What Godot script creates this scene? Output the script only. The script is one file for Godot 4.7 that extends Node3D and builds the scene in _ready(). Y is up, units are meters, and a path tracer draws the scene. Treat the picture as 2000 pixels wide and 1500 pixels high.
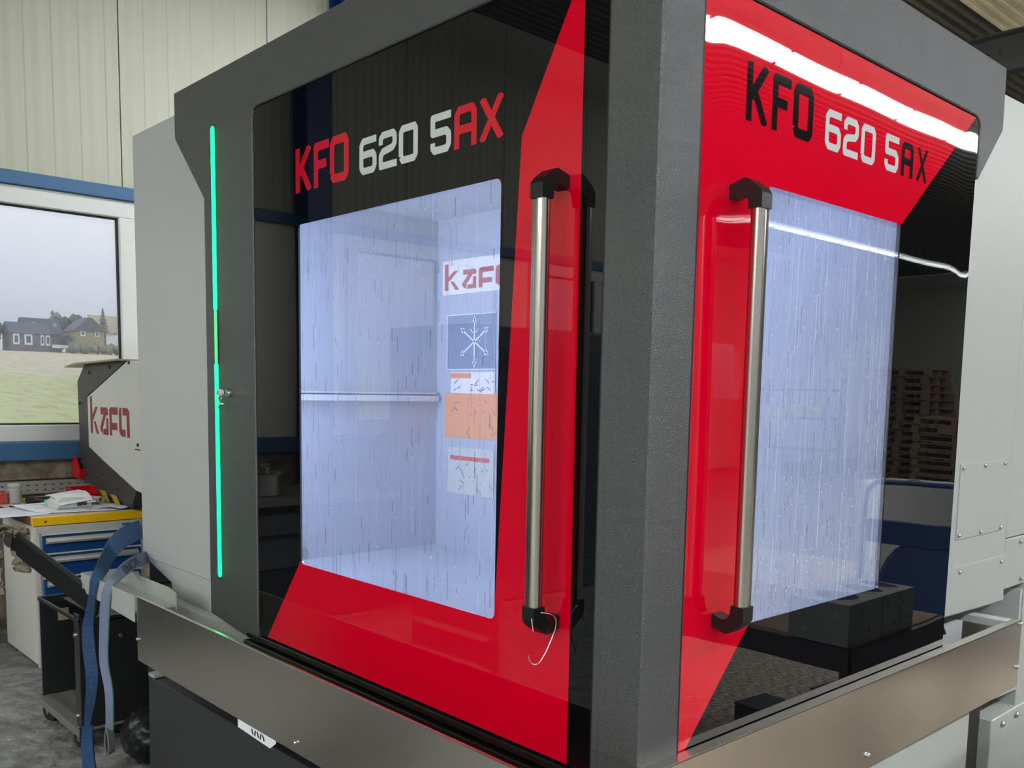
extends Node3D

# ---------------------------------------------------------------- mesh building
class MB:
	var st := SurfaceTool.new()
	var used := false
	func _init():
		st.begin(Mesh.PRIMITIVE_TRIANGLES)
	func vert(p: Vector3, n: Vector3, uv: Vector2):
		st.set_normal(n)
		st.set_uv(uv)
		st.add_vertex(p)
	# one triangle facing n (per-corner normals if given)
	func tri(a: Vector3, b: Vector3, c: Vector3, n: Vector3, ns = null, uvs = null):
		used = true
		var na: Vector3 = n if ns == null else ns[0]
		var nb: Vector3 = n if ns == null else ns[1]
		var nc: Vector3 = n if ns == null else ns[2]
		var ua: Vector2 = Vector2.ZERO if uvs == null else uvs[0]
		var ub: Vector2 = Vector2.ZERO if uvs == null else uvs[1]
		var uc: Vector2 = Vector2.ZERO if uvs == null else uvs[2]
		vert(a, na, ua)
		if (b - a).cross(c - a).dot(n) > 0.0:
			vert(c, nc, uc)
			vert(b, nb, ub)
		else:
			vert(b, nb, ub)
			vert(c, nc, uc)
	func quad(a: Vector3, b: Vector3, c: Vector3, d: Vector3, n: Vector3, ns = null, uvs = null):
		tri(a, b, c, n, null if ns == null else [ns[0], ns[1], ns[2]], null if uvs == null else [uvs[0], uvs[1], uvs[2]])
		tri(a, c, d, n, null if ns == null else [ns[0], ns[2], ns[3]], null if uvs == null else [uvs[0], uvs[2], uvs[3]])
	func autoquad(a: Vector3, b: Vector3, c: Vector3, d: Vector3, out: Vector3):
		var n := (b - a).cross(c - a)
		if n.length() < 1e-12:
			n = (c - a).cross(d - a)
		if n.length() < 1e-12:
			return
		n = n.normalized()
		if n.dot(out) < 0.0:
			n = -n
		quad(a, b, c, d, n)
	# box with chamfered edges
	func box(c: Vector3, s: Vector3, bev := 0.0, bs := Basis()):
		var h := s * 0.5
		var b: float = min(bev, min(h.x, min(h.y, h.z)) * 0.9)
		var P := func(v: Vector3) -> Vector3: return c + bs * v
		if b <= 0.0:
			for ax in 3:
				for sg in [-1.0, 1.0]:
					var n := Vector3.ZERO
					n[ax] = sg
					var u := (ax + 1) % 3
					var w := (ax + 2) % 3
					var q := []
					for k in [[-1, -1], [1, -1], [1, 1], [-1, 1]]:
						var v := Vector3.ZERO
						v[ax] = sg * h[ax]
						v[u] = k[0] * h[u]
						v[w] = k[1] * h[w]
						q.append(P.call(v))
					quad(q[0], q[1], q[2], q[3], bs * n)
			return
		var pt := func(ax: int, sx: float, sy: float, sz: float) -> Vector3:
			var v := Vector3(sx * (h.x - b), sy * (h.y - b), sz * (h.z - b))
			v[ax] = [sx, sy, sz][ax] * h[ax]
			return P.call(v)
		for ax in 3:
			var u := (ax + 1) % 3
			var w := (ax + 2) % 3
			for sg in [-1.0, 1.0]:
				var n := Vector3.ZERO
				n[ax] = sg
				var q := []
				for k in [[-1, -1], [1, -1], [1, 1], [-1, 1]]:
					var sv := Vector3.ZERO
					sv[ax] = sg
					sv[u] = k[0]
					sv[w] = k[1]
					q.append(pt.call(ax, sv.x, sv.y, sv.z))
				quad(q[0], q[1], q[2], q[3], bs * n)
			for s1 in [-1.0, 1.0]:
				for s2 in [-1.0, 1.0]:
					var n2 := Vector3.ZERO
					n2[u] = s1
					n2[w] = s2
					var lo := Vector3.ZERO
					lo[ax] = -1
					lo[u] = s1
					lo[w] = s2
					var hi := lo
					hi[ax] = 1
					quad(pt.call(u, lo.x, lo.y, lo.z), pt.call(u, hi.x, hi.y, hi.z), pt.call(w, hi.x, hi.y, hi.z), pt.call(w, lo.x, lo.y, lo.z), (bs * n2).normalized())
		for sx in [-1.0, 1.0]:
			for sy in [-1.0, 1.0]:
				for sz in [-1.0, 1.0]:
					tri(pt.call(0, sx, sy, sz), pt.call(1, sx, sy, sz), pt.call(2, sx, sy, sz), (bs * Vector3(sx, sy, sz)).normalized())
	func bar(a: Vector3, b: Vector3, w: float, t: float, bev := 0.0, up := Vector3.UP):
		var y := (b - a).normalized()
		var x := y.cross(up)
		if x.length() < 0.01:
			x = y.cross(Vector3.RIGHT)
		x = x.normalized()
		var z := x.cross(y).normalized()
		box((a + b) * 0.5, Vector3(w, (b - a).length(), t), bev, Basis(x, y, z))
	# polygon (with holes) in the plane o + ux*x + uy*y, extruded backwards by t; front edge chamfered by bev
	func prism(poly: PackedVector2Array, o: Vector3, ux: Vector3, uy: Vector3, t: float, holes := [], bev := 0.0):
		var n := ux.cross(uy).normalized()
		var M := func(p: Vector2, d: float) -> Vector3: return o + ux * p.x + uy * p.y - n * d
		var front := poly
		if bev > 0.0:
			front = MB.inset(poly, bev)
		for pc in MB.pieces(front, holes):
			var ix := Geometry2D.triangulate_polygon(pc)
			for k in range(0, ix.size(), 3):
				tri(M.call(pc[ix[k]], 0.0), M.call(pc[ix[k + 1]], 0.0), M.call(pc[ix[k + 2]], 0.0), n)
				if t > 0.0:
					tri(M.call(pc[ix[k]], t), M.call(pc[ix[k + 1]], t), M.call(pc[ix[k + 2]], t), -n)
		if t <= 0.0:
			return
		var cw := Geometry2D.is_polygon_clockwise(poly)
		for i in poly.size():
			var j := (i + 1) % poly.size()
			var e := poly[j] - poly[i]
			var on := Vector2(e.y, -e.x).normalized() * (-1.0 if cw else 1.0)
			# is_polygon_clockwise is for y down; check outward by area sign
			var nn := (ux * on.x + uy * on.y).normalized()
			if MB.area(poly) < 0.0:
				on = Vector2(-e.y, e.x).normalized()
			else:
				on = Vector2(e.y, -e.x).normalized()
			nn = (ux * on.x + uy * on.y).normalized()
			if bev > 0.0:
				quad(M.call(front[i], 0.0), M.call(front[j], 0.0), M.call(poly[j], bev), M.call(poly[i], bev), (nn + n).normalized())
			quad(M.call(poly[i], bev), M.call(poly[j], bev), M.call(poly[j], t), M.call(poly[i], t), nn)
		for h in holes:
			var ar := MB.area(h)
			for i in h.size():
				var j: int = (i + 1) % h.size()
				var e: Vector2 = h[j] - h[i]
				var on := Vector2(e.y, -e.x).normalized() * (1.0 if ar < 0.0 else -1.0)
				quad(M.call(h[i], 0.0), M.call(h[j], 0.0), M.call(h[j], t), M.call(h[i], t), (ux * on.x + uy * on.y).normalized())
	static func area(p: PackedVector2Array) -> float:
		var s := 0.0
		for i in p.size():
			s += p[i].cross(p[(i + 1) % p.size()])
		return s * 0.5
	static func inset(p: PackedVector2Array, d: float) -> PackedVector2Array:
		var sg := 1.0 if area(p) > 0.0 else -1.0
		var r := PackedVector2Array()
		for i in p.size():
			var a := (p[i] - p[(i + p.size() - 1) % p.size()]).normalized()
			var b := (p[(i + 1) % p.size()] - p[i]).normalized()
			var na := Vector2(-a.y, a.x) * sg
			var nb := Vector2(-b.y, b.x) * sg
			var m := (na + nb)
			var k: float = max(0.3, 1.0 + na.dot(nb))
			r.append(p[i] + m * d / k)
		return r
	# cut a polygon with holes into simple polygons
	static func pieces(outer: PackedVector2Array, holes: Array) -> Array:
		if holes.is_empty():
			return [outer]
		var xs := [-1e4]
		for h in holes:
			var cx := 0.0
			for q in h:
				cx += q.x
			xs.append(cx / h.size() + 1e-5)
		xs.append(1e4)
		xs.sort()
		var out := []
		for k in xs.size() - 1:
			if xs[k + 1] - xs[k] < 1e-6:
				continue
			var slab := PackedVector2Array([Vector2(xs[k], -1e4), Vector2(xs[k + 1], -1e4), Vector2(xs[k + 1], 1e4), Vector2(xs[k], 1e4)])
			var cur: Array = Geometry2D.intersect_polygons(outer, slab)
			for h in holes:
				var nxt := []
				for c in cur:
					nxt.append_array(Geometry2D.clip_polygons(c, h))
				cur = nxt
			out.append_array(cur)
		return out
	# a sheet cut into small cells and pushed out by height(u, v), with smooth normals
	func sheet(poly: PackedVector2Array, o: Vector3, ux: Vector3, uy: Vector3, hf: Callable, cell := 0.05, lift := 0.0):
		var n := ux.cross(uy).normalized()
		var lo := poly[0]
		var hi := poly[0]
		for p in poly:
			lo = lo.min(p)
			hi = hi.max(p)
		var e := 1e-4
		var nm := func(p: Vector2) -> Vector3:
			var hu: float = (hf.call(p.x + e, p.y) - hf.call(p.x - e, p.y)) / (2 * e)
			var hv: float = (hf.call(p.x, p.y + e) - hf.call(p.x, p.y - e)) / (2 * e)
			return (n - ux * hu - uy * hv).normalized()
		var M := func(p: Vector2) -> Vector3: return o + ux * p.x + uy * p.y + n * (hf.call(p.x, p.y) + lift)
		for i in range(floori(lo.x / cell), ceili(hi.x / cell)):
			for j in range(floori(lo.y / cell), ceili(hi.y / cell)):
				var sq := PackedVector2Array([Vector2(i, j) * cell, Vector2(i + 1, j) * cell, Vector2(i + 1, j + 1) * cell, Vector2(i, j + 1) * cell])
				for pc in Geometry2D.intersect_polygons(poly, sq):
					var ix := Geometry2D.triangulate_polygon(pc)
					for k in range(0, ix.size(), 3):
						var a: Vector2 = pc[ix[k]]
						var b: Vector2 = pc[ix[k + 1]]
						var c: Vector2 = pc[ix[k + 2]]
						tri(M.call(a), M.call(b), M.call(c), n, [nm.call(a), nm.call(b), nm.call(c)])
	# round tube along points
	func tube(pts: Array, r: float, sides := 8, closed := false, r2 := -1.0):
		var N := pts.size()
		var rings := []
		var up := Vector3.UP
		for i in N:
			var d: Vector3
			if closed:
				d = pts[(i + 1) % N] - pts[(i + N - 1) % N]
			else:
				d = pts[min(i + 1, N - 1)] - pts[max(i - 1, 0)]
			d = d.normalized()
			if i == 0 and abs(d.dot(up)) > 0.9:
				up = Vector3.RIGHT
			var x := d.cross(up).normalized()
			var y := x.cross(d).normalized()
			up = y
			var rr := r if r2 < 0.0 else lerpf(r, r2, float(i) / (N - 1))
			var ring := []
			for k in sides:
				var a := TAU * k / sides
				ring.append([pts[i] + (x * cos(a) + y * sin(a)) * rr, x * cos(a) + y * sin(a)])
			rings.append(ring)
		for i in (N if closed else N - 1):
			var A: Array = rings[i]
			var B: Array = rings[(i + 1) % N]
			for k in sides:
				var l := (k + 1) % sides
				quad(A[k][0], A[l][0], B[l][0], B[k][0], (A[k][1] + A[l][1]).normalized(), [A[k][1], A[l][1], B[l][1], B[k][1]])
		if not closed:
			for e in [0, N - 1]:
				var dn: Vector3 = (pts[0] - pts[1]).normalized() if e == 0 else (pts[N - 1] - pts[N - 2]).normalized()
				for k in range(1, sides - 1):
					tri(rings[e][0][0], rings[e][k][0], rings[e][k + 1][0], dn)
	# profile [r, h] turned about axis through c
	func lathe(prof: Array, c: Vector3, ax: Vector3, sides := 16, smooth := false):
		var x := ax.cross(Vector3(0.31, 0.82, 0.47)).normalized()
		var y := ax.cross(x).normalized()
		for i in prof.size() - 1:
			var p: Array = prof[i]
			var q: Array = prof[i + 1]
			var dr: float = q[0] - p[0]
			var dh: float = q[1] - p[1]
			for k in sides:
				var a := TAU * k / sides
				var b := TAU * (k + 1) / sides
				var ra := x * cos(a) + y * sin(a)
				var rb := x * cos(b) + y * sin(b)
				var na := (ra * dh - ax * dr).normalized()
				var nb := (rb * dh - ax * dr).normalized()
				if (na + nb).length() < 1e-6:
					continue
				quad(c + ra * p[0] + ax * p[1], c + rb * p[0] + ax * p[1], c + rb * q[0] + ax * q[1], c + ra * q[0] + ax * q[1], (na + nb).normalized(), [na, nb, nb, na])
	# strap: points, sideways vectors (full width), thickness
	func ribbon(pts: Array, side: Array, t: float):
		var N := pts.size()
		var L := []
		for i in N:
			var d: Vector3 = (pts[min(i + 1, N - 1)] - pts[max(i - 1, 0)]).normalized()
			var s: Vector3 = side[i]
			var n := d.cross(s).normalized() * t * 0.5
			var h := s * 0.5
			L.append([pts[i] - h - n, pts[i] + h - n, pts[i] + h + n, pts[i] - h + n])
		for i in N - 1:
			for k in 4:
				var l := (k + 1) % 4
				var mid: Vector3 = (L[i][k] + L[i][l]) * 0.5 - (pts[i] as Vector3)
				autoquad(L[i][k], L[i][l], L[i + 1][l], L[i + 1][k], mid)
		for e in [0, N - 1]:
			autoquad(L[e][0], L[e][1], L[e][2], L[e][3], pts[e] - pts[1 if e == 0 else N - 2])
	func done() -> ArrayMesh:
		return st.commit()

# ---------------------------------------------------------------- naming helpers
var taken := {}
func numbered(called: String) -> String:
	if not taken.has(called):
		taken[called] = 0
		return called
	taken[called] += 1
	return "%s_%03d" % [called, taken[called]]

func obj(called: String, mb: MB, m: Material, parent: Node = null, label := "") -> MeshInstance3D:
	var o := MeshInstance3D.new()
	o.mesh = mb.done()
	o.material_override = m
	if parent == null:
		o.name = numbered(called)
		add_child(o)
	else:
		o.name = called
		parent.add_child(o, true)
	if label != "":
		o.set_meta("label", label)
	return o

func tag(o: Node, label: String, category: String, group := ""):
	o.set_meta("label", label)
	o.set_meta("category", category)
	if group != "":
		o.set_meta("group", group)
	return o

func thing(called: String, label: String, category: String, at := Vector3.ZERO, turn := 0.0, group := "") -> Node3D:
	var o := Node3D.new()
	o.name = numbered(called)
	add_child(o)
	o.position = at
	o.rotation.y = turn
	tag(o, label, category, group)
	return o

func copy(src: Node3D, called: String, label: String, at: Vector3, turn := 0.0) -> Node3D:
	var r: Node3D = src.duplicate()
	r.name = numbered(called)
	add_child(r)
	r.position = at
	r.rotation.y = turn
	r.set_meta("label", label)
	return r

func struct(called: String, mb: MB, m: Material, parent: Node = null) -> MeshInstance3D:
	var o := obj(called, mb, m, parent)
	if parent == null:
		o.set_meta("kind", "structure")
	return o

# ---------------------------------------------------------------- materials
func srgb(r: float, g: float, b: float) -> Color:
	return Color(r / 255.0, g / 255.0, b / 255.0)

func mat(c: Color, rough := 0.5, metal := 0.0, spec := 0.5) -> StandardMaterial3D:
	var m := StandardMaterial3D.new()
	m.albedo_color = c
	m.roughness = rough
	m.metallic = metal
	m.metallic_specular = spec
	return m

func noise_tex(freq: float, sz := 512, sd := 1, oct := 3, normal := false, bump := 4.0, ramp: Gradient = null, kind := FastNoiseLite.TYPE_SIMPLEX_SMOOTH) -> NoiseTexture2D:
	var f := FastNoiseLite.new()
	f.noise_type = kind
	f.seed = sd
	f.frequency = freq
	f.fractal_octaves = oct
	var t := NoiseTexture2D.new()
	t.width = sz
	t.height = sz
	t.seamless = true
	t.noise = f
	if normal:
		t.as_normal_map = true
		t.bump_strength = bump
	if ramp:
		t.color_ramp = ramp
	return t

func ramp2(a: Color, b: Color, lo := 0.2, hi := 0.8) -> Gradient:
	var g := Gradient.new()
	g.offsets = PackedFloat32Array([lo, hi])
	g.colors = PackedColorArray([a, b])
	return g

func tri_map(m: StandardMaterial3D, scale: Vector3, world := true):
	m.uv1_triplanar = true
	m.uv1_world_triplanar = world
	m.uv1_scale = scale
	return m

var M := {}
func make_materials():
	# textured powder coat
	var grain := noise_tex(0.16, 512, 3, 2, true, 3.0)
	M.charcoal = mat(srgb(63, 65, 65), 0.36, 0.0, 0.85)
	M.charcoal.normal_enabled = true
	M.charcoal.normal_texture = grain
	M.charcoal.normal_scale = 1.0
	tri_map(M.charcoal, Vector3(4.0, 4.0, 4.0))
	M.charcoal_plain = mat(srgb(52, 53, 54), 0.45)
	M.paint_grey = mat(srgb(186, 190, 188), 0.42)
	M.paint_grey.normal_enabled = true
	M.paint_grey.normal_texture = grain
	M.paint_grey.normal_scale = 0.12
	tri_map(M.paint_grey, Vector3(2.0, 2.0, 2.0))
	M.paint_cream = mat(srgb(176, 180, 174), 0.42)
	M.paint_cream.normal_enabled = true
	M.paint_cream.normal_texture = grain
	M.paint_cream.normal_scale = 0.12
	tri_map(M.paint_cream, Vector3(2.0, 2.0, 2.0))
	M.gloss_black = mat(srgb(10, 10, 12), 0.015)
	M.gloss_red = mat(srgb(212, 0, 36), 0.015)
	M.print_white = mat(srgb(200, 205, 204), 0.02)
	M.print_red = mat(srgb(205, 20, 40), 0.03)
	M.print_black = mat(srgb(16, 16, 18), 0.03)
	M.black = mat(srgb(20, 20, 21), 0.5)
	M.rubber = mat(srgb(24, 24, 26), 0.6)
	M.plastic_black = mat(srgb(17, 17, 18), 0.38)
	M.steel = mat(srgb(188, 182, 172), 0.32, 1.0)
	M.stainless = mat(srgb(214, 207, 196), 0.27, 1.0)
	M.chrome = mat(srgb(214, 212, 206), 0.16, 1.0)
	M.handle_metal = mat(srgb(196, 190, 178), 0.22, 1.0)
	M.screw = mat(srgb(190, 190, 186), 0.3, 1.0)
	M.inner = mat(srgb(178, 184, 194), 0.42, 0.15)
	M.cream_wall = mat(srgb(176, 176, 157), 0.6)
	M.cream_plain = mat(srgb(228, 226, 210), 0.65)
	M.seam = mat(srgb(70, 62, 52), 0.8)
	M.blue_steel = mat(srgb(52, 96, 136), 0.45)
	M.blue_deep = mat(srgb(14, 58, 116), 0.4)
	M.white_frame = mat(srgb(206, 208, 204), 0.4)
	M.gasket = mat(srgb(40, 42, 44), 0.7)
	M.glass = mat(Color(1, 1, 1, 0.06), 0.0)
	M.glass.metallic_specular = 0.05
	M.glass.transparency = BaseMaterial3D.TRANSPARENCY_ALPHA
	M.concrete_wall = mat(srgb(120, 112, 98), 0.85)
	M.paper = mat(srgb(232, 234, 240), 0.8)
	M.wood = mat(srgb(176, 142, 98), 0.6)
	M.yellow = mat(srgb(230, 178, 0), 0.5)
	M.red_plastic = mat(srgb(200, 16, 34), 0.3)
	M.tube_white = mat(srgb(245, 245, 245), 0.5)
	M.tube_white.emission_enabled = true
	M.tube_white.emission = Color(0.965, 0.985, 1.0)
	M.tube_white.emission_energy_multiplier = 20.0
	M.tube_dim = mat(srgb(230, 230, 226), 0.5)
	M.tube_dim.emission_enabled = true
	M.tube_dim.emission = Color(0.965, 0.985, 1.0)
	M.tube_dim.emission_energy_multiplier = 1.1
	M.green_led = mat(srgb(10, 120, 70), 0.4)
	M.green_led.emission_enabled = true
	M.green_led.emission = Color(0.002, 1.0, 0.165).linear_to_srgb()
	M.green_led.emission_energy_multiplier = 2.6
	M.green_dim = mat(srgb(110, 190, 140), 0.35)
	M.green_dim.emission_enabled = true
	M.green_dim.emission = srgb(30, 220, 120)
	M.green_dim.emission_energy_multiplier = 0.5

# ---------------------------------------------------------------- scene
const CAM := Vector3(1.155006, 1.62, 1.422426)
func _ready():
	# camera: level horizontals measured from the photograph; the lens is shifted (the picture is a crop)
	var cam := Camera3D.new()
	cam.name = "camera"
	cam.projection = Camera3D.PROJECTION_FRUSTUM
	cam.near = 0.05
	cam.far = 2000.0
	cam.size = 0.05 * 1500.0 / 1816.738
	cam.frustum_offset = Vector2(0.0, 0.05 * 214.175 / 1816.738)
	cam.transform = Transform3D(Basis(Vector3(0.67515686, 0.01763298, -0.73746342), Vector3(-0.09284393, 0.99379572, -0.0612378), Vector3(0.73180819, 0.10981412, 0.67260511)), CAM)
	add_child(cam)
	cam.current = true
	# overcast sky and exposure
	var env := Environment.new()
	var sm := ProceduralSkyMaterial.new()
	sm.sky_top_color = srgb(238, 242, 250)
	sm.sky_horizon_color = srgb(134, 144, 162)
	sm.sky_curve = 0.12
	sm.ground_horizon_color = srgb(134, 144, 162)
	sm.ground_bottom_color = srgb(120, 122, 112)
	sm.ground_curve = 0.1
	var sky := Sky.new()
	sky.sky_material = sm
	env.background_mode = Environment.BG_SKY
	env.sky = sky
	env.background_energy_multiplier = 0.76
	env.ambient_light_source = Environment.AMBIENT_SOURCE_DISABLED
	env.tonemap_mode = Environment.TONE_MAPPER_LINEAR
	env.tonemap_exposure = 1.64
	env.sdfgi_enabled = true
	env.ssao_enabled = true
	env.ssil_enabled = true
	var we := WorldEnvironment.new()
	we.name = "sky"
	we.environment = env
	add_child(we)
	make_materials()
	ceiling_lights()
	build_hall()
	build_machine()
	build_outside()
	build_bench()
	build_conveyor()
	build_cart()
	build_straps()
	build_small()
	build_reflected()

const ORD := ["first", "second", "third", "fourth", "fifth", "sixth", "seventh", "eighth", "ninth", "tenth", "eleventh", "twelfth", "thirteenth", "fourteenth", "fifteenth", "sixteenth", "seventeenth", "eighteenth", "nineteenth", "twentieth", "twenty-first", "twenty-second", "twenty-third", "twenty-fourth", "twenty-fifth", "twenty-sixth", "twenty-seventh", "twenty-eighth", "twenty-ninth", "thirtieth", "thirty-first", "thirty-second"]
const LAMP_Y := 4.5
const LAMP_ENERGY := 1.2
func ceiling_lights():
	# two long rows of fluorescent fittings running front to back through the hall
	var proto: Node3D = null
	var rows := [[3.47, 25], [7.85, 31], [-3.4, 10], [0.4, 6], [2.0, 4]]  # last three rows are unseen, added to light front faces and window wall
	for r in rows.size():
		for k in rows[r][1]:
			var z: float = 12.06 - 1.16 * k - (6.6 if r == 2 and k > 5 else 0.0)
			var at := Vector3(rows[r][0], LAMP_Y, z)
			var f: Node3D
			var lab: String = "%s white light from the front in the %s" % [ORD[k], ["bright row mirrored in the right door", "faint far ceiling row", "added unseen row beside the window wall", "added unseen left row behind the camera", "added unseen right row behind the camera"][r]]
			if proto == null:
				f = thing("ceiling_light", lab, "light", at, 0.0, "batten lights in the near row")
				var b := MB.new()
				b.box(Vector3(0, 0.06, 0), Vector3(0.06, 0.03, 1.15), 0.008)
				obj("housing", b, M.white_frame, f)
				b = MB.new()
				b.box(Vector3(0, 0.02, 0), Vector3(0.21, 0.05, 1.10), 0.012)
				obj("diffuser", b, M.tube_white, f)
				for s in [-1, 1]:
					b = MB.new()
					b.tube([Vector3(0, 0.075, 0.4 * s), Vector3(0, 0.33, 0.4 * s)], 0.005, 6)
					obj("hanger", b, M.steel, f)
				var l := AreaLight3D.new()
				l.name = "light"
				l.area_size = Vector2(0.21, 1.10)
				l.rotation_degrees = Vector3(-90, 0, 0)
				l.position = Vector3(0, -0.012, 0)
				l.light_energy = LAMP_ENERGY
				l.light_color = Color(0.965, 0.985, 1.0)
				l.area_range = 40.0
				l.area_attenuation = 2.0
				l.shadow_enabled = true
				f.add_child(l)
				proto = f
			else:
				f = copy(proto, "ceiling_light", lab, at)
				if r == 1:
					(f.get_child(1) as MeshInstance3D).material_override = M.tube_dim
					(f.get_child(1) as MeshInstance3D).scale.x = 0.45
					for q in f.get_children():
						if q is AreaLight3D:
							q.light_energy = 0.2
			f.set_meta("group", ["batten lights in the near row", "batten lights in the far row", "added batten lights beside the window wall", "added batten lights left behind the camera", "added batten lights right behind the camera"][r])

func rect(a: float, b: float, c: float, d: float) -> PackedVector2Array:
	return PackedVector2Array([Vector2(a, b), Vector2(c, b), Vector2(c, d), Vector2(a, d)])

func rrect(a: float, b: float, c: float, d: float, r: float, seg := 5) -> PackedVector2Array:
	var p := PackedVector2Array()
	for q in [[c - r, b + r, -90], [c - r, d - r, 0], [a + r, d - r, 90], [a + r, b + r, 180]]:
		for k in seg + 1:
			var t := deg_to_rad(q[2] + 90.0 * k / seg)
			p.append(Vector2(q[0], q[1]) + Vector2(cos(t), sin(t)) * r)
	return p

# ---------------------------------------------------------------- the hall
# one ribbed sandwich panel standing in the plane x = wx, ribs towards +x
func ribbed(b: MB, wx: float, z0: float, z1: float, y0: float, y1: float, pitch := 0.0806, d := 0.003):
	var n := int(round(abs(z1 - z0) / pitch))
	var w := (z1 - z0) / n
	var pr := PackedVector2Array()
	pr.append(Vector2(0, -0.06))
	for i in n:
		pr.append(Vector2(i * w, 0))
		pr.append(Vector2(i * w + w * 0.08, 0 if i % 2 == 0 else -d))
		pr.append(Vector2(i * w + w * 0.50, -d * 0.9))
		pr.append(Vector2(i * w + w * 0.92, 0))
	pr.append(Vector2(n * w, 0))
	pr.append(Vector2(n * w, -0.06))
	for i in pr.size() - 1:
		var p := pr[i]
		var q := pr[i + 1]
		if p.is_equal_approx(q):
			continue
		b.autoquad(Vector3(wx + p.y, y0, z0 + p.x), Vector3(wx + q.y, y0, z0 + q.x), Vector3(wx + q.y, y1, z0 + q.x), Vector3(wx + p.y, y1, z0 + p.x), Vector3(1, 0, 0) if i > 0 and i < pr.size() - 2 else Vector3(0, 0, -1 if i == 0 else 1))
	b.quad(Vector3(wx, y0, z0), Vector3(wx, y0, z1), Vector3(wx - 0.06, y0, z1), Vector3(wx - 0.06, y0, z0), Vector3.DOWN)
	b.quad(Vector3(wx, y1, z0), Vector3(wx, y1, z1), Vector3(wx - 0.06, y1, z1), Vector3(wx - 0.06, y1, z0), Vector3.UP)

const WX := -5.4
const CEIL := 4.9
const Z0 := -24.0
const Z1 := 14.0
const XR := 11.0
func window_unit(n: int, z0: float, z1: float, mull: Array):
	# frame in the wall x = WX between y 1.24 and 2.845; glass set in
	var w := Node3D.new()
	w.name = "window_%d" % n
	w.set_meta("kind", "structure")
	add_child(w)
	var y0 := 1.236
	var y1 := 2.85
	var b := MB.new()
	var x := WX - 0.03
	b.box(Vector3(x, y1 - 0.06, (z0 + z1) / 2), Vector3(0.09, 0.12, z1 - z0), 0.008)
	b.box(Vector3(x, y0 + 0.055, (z0 + z1) / 2), Vector3(0.09, 0.11, z1 - z0), 0.008)
	var zs := [z0 + 0.055, z1 - 0.055]
	b.box(Vector3(x, (y0 + y1) / 2, zs[0]), Vector3(0.09, y1 - y0 - 0.23, 0.11), 0.008)
	b.box(Vector3(x, (y0 + y1) / 2, zs[1]), Vector3(0.09, y1 - y0 - 0.23, 0.11), 0.008)
	for m in mull:
		b.box(Vector3(x, (y0 + y1) / 2, m), Vector3(0.09, y1 - y0 - 0.23, 0.12), 0.008)
	obj("window_frame", b, M.white_frame, w)
	var edges := [z0 + 0.11]
	for m in mull:
		edges.append(m - 0.06)
		edges.append(m + 0.06)
	edges.append(z1 - 0.11)
	for k in range(0, edges.size(), 2):
		var g := MB.new()
		g.box(Vector3(x - 0.005, (y0 + y1) / 2 - 0.005, (edges[k] + edges[k + 1]) / 2), Vector3(0.006, y1 - y0 - 0.235, edges[k + 1] - edges[k]))
		obj("window_pane", g, M.glass, w)
		var q := MB.new()
		var a0: float = edges[k]
		var a1: float = edges[k + 1]
		var gy0 := y0 + 0.11
		var gy1 := y1 - 0.12
		for e in [[a0, gy0, a1, gy0 + 0.012], [a0, gy1 - 0.012, a1, gy1], [a0, gy0 + 0.012, a0 + 0.012, gy1 - 0.012], [a1 - 0.012, gy0 + 0.012, a1, gy1 - 0.012]]:
			q.box(Vector3(x + 0.012, (e[1] + e[3]) / 2, (e[0] + e[2]) / 2), Vector3(0.02, e[3] - e[1], e[2] - e[0]))
		obj("gasket", q, M.gasket, w)

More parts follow.
